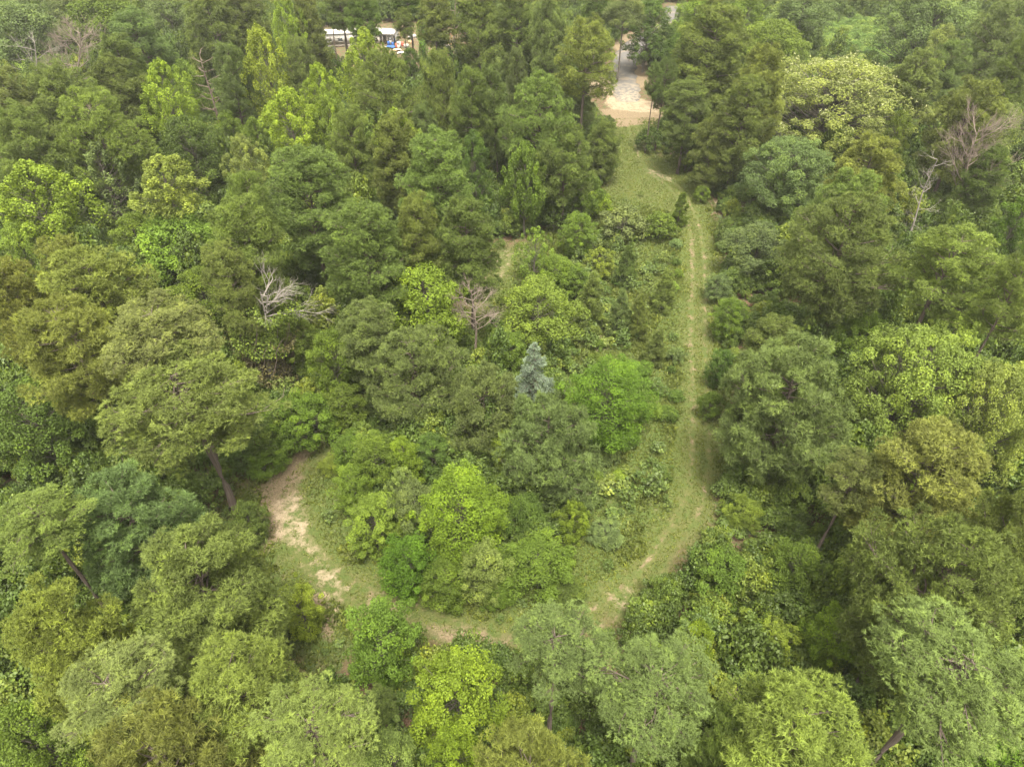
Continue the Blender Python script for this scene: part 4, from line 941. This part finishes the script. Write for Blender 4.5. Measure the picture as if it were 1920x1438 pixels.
# ---------------------------------------------------------------- the homestead among the pines at the top
M_WHITE = plain('weathered_white_paint', (.30, .29, .275), .7, .18, 2, .15, dirt=(.15, .135, .115))
M_GREYW = plain('grey_boards', (.30, .27, .24), .85, .3, 4)
M_DARK = plain('dark_opening', (.03, .03, .03), .5, .2, 3)
M_GLASS = plain('vehicle_glass', (.03, .035, .04), .1, .1, 2, .5)
M_TYRE = plain('black_rubber', (.03, .03, .03), .8, .2, 8)
M_BLUE = plain('blue_plastic', (.03, .08, .24), .55, .2, 3)
M_RED = plain('faded_red_plastic', (.42, .09, .06), .5, .25, 3)
M_TAN = plain('tan_cardboard', (.45, .32, .19), .9, .2, 3)
M_RUST = plain('rusty_metal', (.22, .10, .055), .8, .35, 4)
def thing(name, label, cat, px, py, rz=0, group=None, z=0):
    e = bpy.data.objects.new(name, None); COL.objects.link(e); x, y, _ = at(px, py, z)
    e.location = (x, y, z + .02); e.rotation_euler = (0, 0, rz); e.empty_display_size = .5
    return tag(e, label, cat, group)
def G(f):
    g = Geo(); f(g); return g
# mobile home
e = thing('mobile_home', 'long white mobile home with low white roof, half hidden by pines', 'mobile home', 650, 84, R_(8))
G(lambda g: g.box((0, 0, 1.75), (11, 3.6, 2.3))).build('body', M_WHITE, e)
G(lambda g: (g.poly([(-5.7, -2, 2.9), (5.7, -2, 2.9), (5.7, 0, 3.45), (-5.7, 0, 3.45), (-5.7, 2, 2.9), (5.7, 2, 2.9), (-5.7, -2, 2.98), (5.7, -2, 2.98), (5.7, 2, 2.98), (-5.7, 2, 2.98), (-5.7, 0, 3.53), (5.7, 0, 3.53)], [(0, 3, 2, 1), (3, 4, 5, 2), (6, 7, 11, 10), (10, 11, 8, 9), (0, 1, 7, 6), (4, 9, 8, 5)]))).build('roof', M_WHITE, e)
G(lambda g: g.box((0, 0, .3), (10.8, 3.4, .58))).build('skirting', M_GREYW, e)
for q in (-3.8, -1.2, 3.4):
    w_ = G(lambda g: (g.box((q, -1.82, 2.0), (1.3, .06, .1)), g.box((q, -1.82, 1.2), (1.3, .06, .1)), g.box((q - .62, -1.82, 1.6), (.08, .06, .7)), g.box((q + .62, -1.82, 1.6), (.08, .06, .7)))).build('window', M_WHITE, e)
    G(lambda g: g.box((q, -1.815, 1.6), (1.16, .03, .7))).build('pane', M_GLASS, w_)
d_ = G(lambda g: g.box((1.2, -1.83, 1.55), (.9, .06, 1.9))).build('door', M_GREYW, e)
G(lambda g: g.box((1.52, -1.89, 1.5), (.05, .06, .14))).build('handle', M_DARK, d_)
G(lambda g: [g.box((1.2, -2.1 - .28 * k, .52 - .2 * k), (1.2, .27, .08)) for k in range(3)] + [g.box((.65, -2.4, .25), (.08, .8, .4)), g.box((1.75, -2.4, .25), (.08, .8, .4))]).build('steps', M_GREYW, e)
# open-fronted shed
e = thing('shed', 'open-fronted grey wooden shed with pale sheet roof among the junk', 'shed', 722, 80, R_(-12))
G(lambda g: (g.box((0, 1.9, 1.3), (6, .12, 2.6)), g.box((-2.95, 0, 1.2), (.12, 3.7, 2.4)), g.box((2.95, .6, 1.2), (.12, 2.4, 2.4)))).build('wall', M_WHITE, e)
for q in (-2.9, -1.9, -.9, .2, 1.4, 2.9): G(lambda g: g.box((q, -1.9, 1.2), (.14, .14, 2.4))).build('post', M_GREYW, e)
G(lambda g: g.box((0, -.6, 2.72), (6.6, 3.4, .08), 0, 1, R_(6))).build('roof', M_WHITE, e)
G(lambda g: [g.box((q, -1.6, 2.75), (.1, 1.6, .1), 0, 1, R_(25)) for q in (.8, 1.7, 2.6)]).build('rafters', M_GREYW, e)
G(lambda g: [g.box((-2.4 + .42 * k, -1.98, .95), (.3, .05, 1.7 + .2 * (k % 2))) for k in range(5)]).build('slat_screen', M_GREYW, e)
# vehicles
def car(label, px, py, rz, paint):
    e = thing('parked_car', label, 'car', px, py, rz)
    def hull(g):
        V = []
        for x, w, z0, z1 in ((-2.25, .78, .45, .78), (-2.1, .86, .35, .92), (-.9, .88, .32, .95), (.9, .88, .32, .95), (2.0, .85, .34, .9), (2.3, .74, .45, .7)):
            V += [(x, -w, z0), (x, w, z0), (x, w * .94, z1), (x, -w * .94, z1)]
        F = [(0, 1, 2, 3), (23, 22, 21, 20)]
        for i in range(5):
            for k in range(4): F.append((4 * i + k, 4 * i + 4 + k, 4 * i + 4 + (k + 1) % 4, 4 * i + (k + 1) % 4))
        g.poly(V, F)
    G(hull).build('body', paint, e)
    G(lambda g: g.box((-.35, 0, 1.17), (2.7, 1.62, .44), 0, .8)).build('windows', M_GLASS, e)
    G(lambda g: g.box((-.35, 0, 1.41), (2.1, 1.3, .05), 0, .94)).build('roof', paint, e)
    for x in (-1.4, 1.42):
        for s_ in (-1, 1):
            t = Geo(); t.tube([(x, s_ * .70, .33), (x, s_ * .90, .33)], .33, 16, True); w = t.build('wheel', M_TYRE, e)
            t = Geo(); t.tube([(x, s_ * .88, .33), (x, s_ * .915, .33)], .19, 12, True); t.build('rim', M_WHITE, w)
    for s_ in (-.6, .6): G(lambda g: g.box((2.19, s_, .74), (.12, .3, .12))).build('headlight', M_WHITE, e)
    return e
car('white parked car partly hidden beneath the tall pines, left of the driveway', 1003, 142, R_(15), M_WHITE)
car('dark parked car in the shade at the left end of the mobile home', 616, 100, R_(70), plain('dark_car_paint', (.05, .045, .06), .3, .1, 2, .5))
# junk
def fridge(px, py, rz, lab):
    e = thing('fridge', lab, 'fridge', px, py, rz)
    G(lambda g: g.box((0, 0, .86), (.75, .7, 1.68))).build('body', M_WHITE, e)
    for z, h_ in ((.55, 1.0), (1.4, .56)):
        q = G(lambda g: g.box((0, -.385, z), (.72, .06, h_))).build('door', M_WHITE, e)
        G(lambda g: g.box((.28, -.44, z), (.04, .05, .3))).build('handle', M_DARK, q)
fridge(733, 84, .3, 'upright white fridge standing outside the junk shed'); fridge(749, 93, -.4, 'second white fridge nearer the lone round-topped pine')
def barrel(px, py, mat, lab, grp):
    e = thing('barrel', lab, 'barrel', px, py, 0, grp); g = Geo()
    zz = [0, .02, .25, .3, .35, .58, .63, .68, .9, .92]; rr = [.27, .3, .3, .32, .3, .3, .32, .3, .3, .27]
    g.tube([(0, 0, z) for z in zz], rr, 14, True); g.build('drum', mat, e)
    g = Geo(); g.tube([(0, 0, .91), (0, 0, .95)], .29, 14, True); g.build('lid', mat, e)
for px, py in ((729, 86), (737, 88), (739, 81), (726, 100)): barrel(px, py, M_BLUE, 'blue plastic barrel among the junk beside the shed', 'blue barrels in the junk')
for px, py in ((744, 90), (755, 87)): barrel(px, py, M_RED, 'faded red barrel among the junk beside the shed', 'red barrels in the junk')
def crate(px, py, rz, mat, lab, grp, s=(1.1, .8, .7)):
    e = thing('crate', lab, 'crate', px, py, rz, grp)
    a, b, h_ = s
    G(lambda g: (g.box((0, 0, .05), (a, b, .06)), g.box((0, -b / 2 + .03, h_ / 2 + .08), (a, .05, h_)), g.box((0, b / 2 - .03, h_ / 2 + .08), (a, .05, h_)), g.box((-a / 2 + .03, 0, h_ / 2 + .08), (.05, b - .12, h_)), g.box((a / 2 - .03, 0, h_ / 2 + .08), (.05, b - .12, h_)))).build('sides', mat, e)
    G(lambda g: [g.box((0, q, h_ + .1), (a * .98, .16, .03)) for q in (-b * .3, 0, b * .3)]).build('slats', M_GREYW, e)
for k, (px, py) in enumerate(((720, 95), (762, 90), (770, 82), (840, 92), (845, 85), (776, 72))): crate(px, py, k * .7, M_WHITE if k % 2 else M_TAN, 'pale open crate of scrap in the junk yard' if k % 2 else 'tan open crate of scrap in the junk yard', 'pale crates' if k % 2 else 'tan crates')
def sheet(px, py, rz, mat, lab, grp, s=(2.4, 1.6)):
    r = np.random.default_rng(px); n = 7
    X, Y = np.meshgrid(np.linspace(-.5, .5, n) * s[0], np.linspace(-.5, .5, n) * s[1])
    Z = .35 * np.exp(-(X ** 2 + Y ** 2)) + r.uniform(0, .12, X.shape) + .05
    V = np.stack([X, Y, Z], -1).reshape(-1, 3); i_ = np.arange(n * n).reshape(n, n)
    F = np.stack([i_[:-1, :-1], i_[:-1, 1:], i_[1:, 1:], i_[1:, :-1]], -1).reshape(-1, 4)
    me = mesh('tarp', np.concatenate([V, V - (0, 0, .04)]), np.concatenate([F, F[:, ::-1] + n * n]), mat)
    x, y, _ = at(px, py); tag(obj('tarp', me, None, (x, y, .03), (0, 0, rz)), lab, 'tarp', grp)
for px, py, m_, lab, grp, s in ((732, 90, M_BLUE, 'crumpled blue tarp on the ground in front of the shed', 'blue tarps', (2.2, 1.4)), (724, 108, M_BLUE, 'small blue tarp lying below the junk piles', 'small tarps', (1.2, 1.6)), (708, 76, M_WHITE, 'white sheet slumped at the shed left corner', 'white sheets', (2.4, 1.6)), (754, 101, M_WHITE, 'white sheet on the ground under the lone round-topped pine', 'white sheets', (2.2, 1.5)), (775, 71, M_WHITE, 'white sheet lying beside the ivy-covered column', 'white sheets', (2.6, 1.4)), (745, 96, M_TAN, 'tan cardboard sheet on the ground below the red barrel', 'cardboard', (1.8, 1.2))): sheet(px, py, px * .3, m_, lab, grp, s)
e = thing('scrap_frame', 'rusty upright metal frame at the right end of the junk yard', 'frame', 842, 84, .4)
G(lambda g: (g.box((-.8, 0, 1.1), (.1, .1, 2.2)), g.box((.8, 0, 1.1), (.1, .1, 2.2)), g.box((0, 0, 2.25), (1.8, .12, .1)))).build('uprights', M_RUST, e)
G(lambda g: (g.box((0, -.02, .7), (1.48, .06, .08)), g.box((0, -.02, 1.4), (1.48, .06, .08)))).build('rails', M_RUST, e)

# ---------------------------------------------------------------- damp air between the camera and the far trees
hm, n, l, o = nodes('damp_air')
pv = n.new('ShaderNodeVolumePrincipled')
pv.inputs['Color'].default_value = (.93, .96, .97, 1); pv.inputs['Density'].default_value = 0.00018; pv.inputs['Anisotropy'].default_value = .2
l.new(pv.outputs[0], o.inputs['Volume'])
HZ = True
if HZ:
    g = Geo(); g.box((0, 600, 27), (6600, 8000, 60)); tag(g.build('haze', hm), 'thin pale haze over the whole wood', 'haze', kind='stuff')
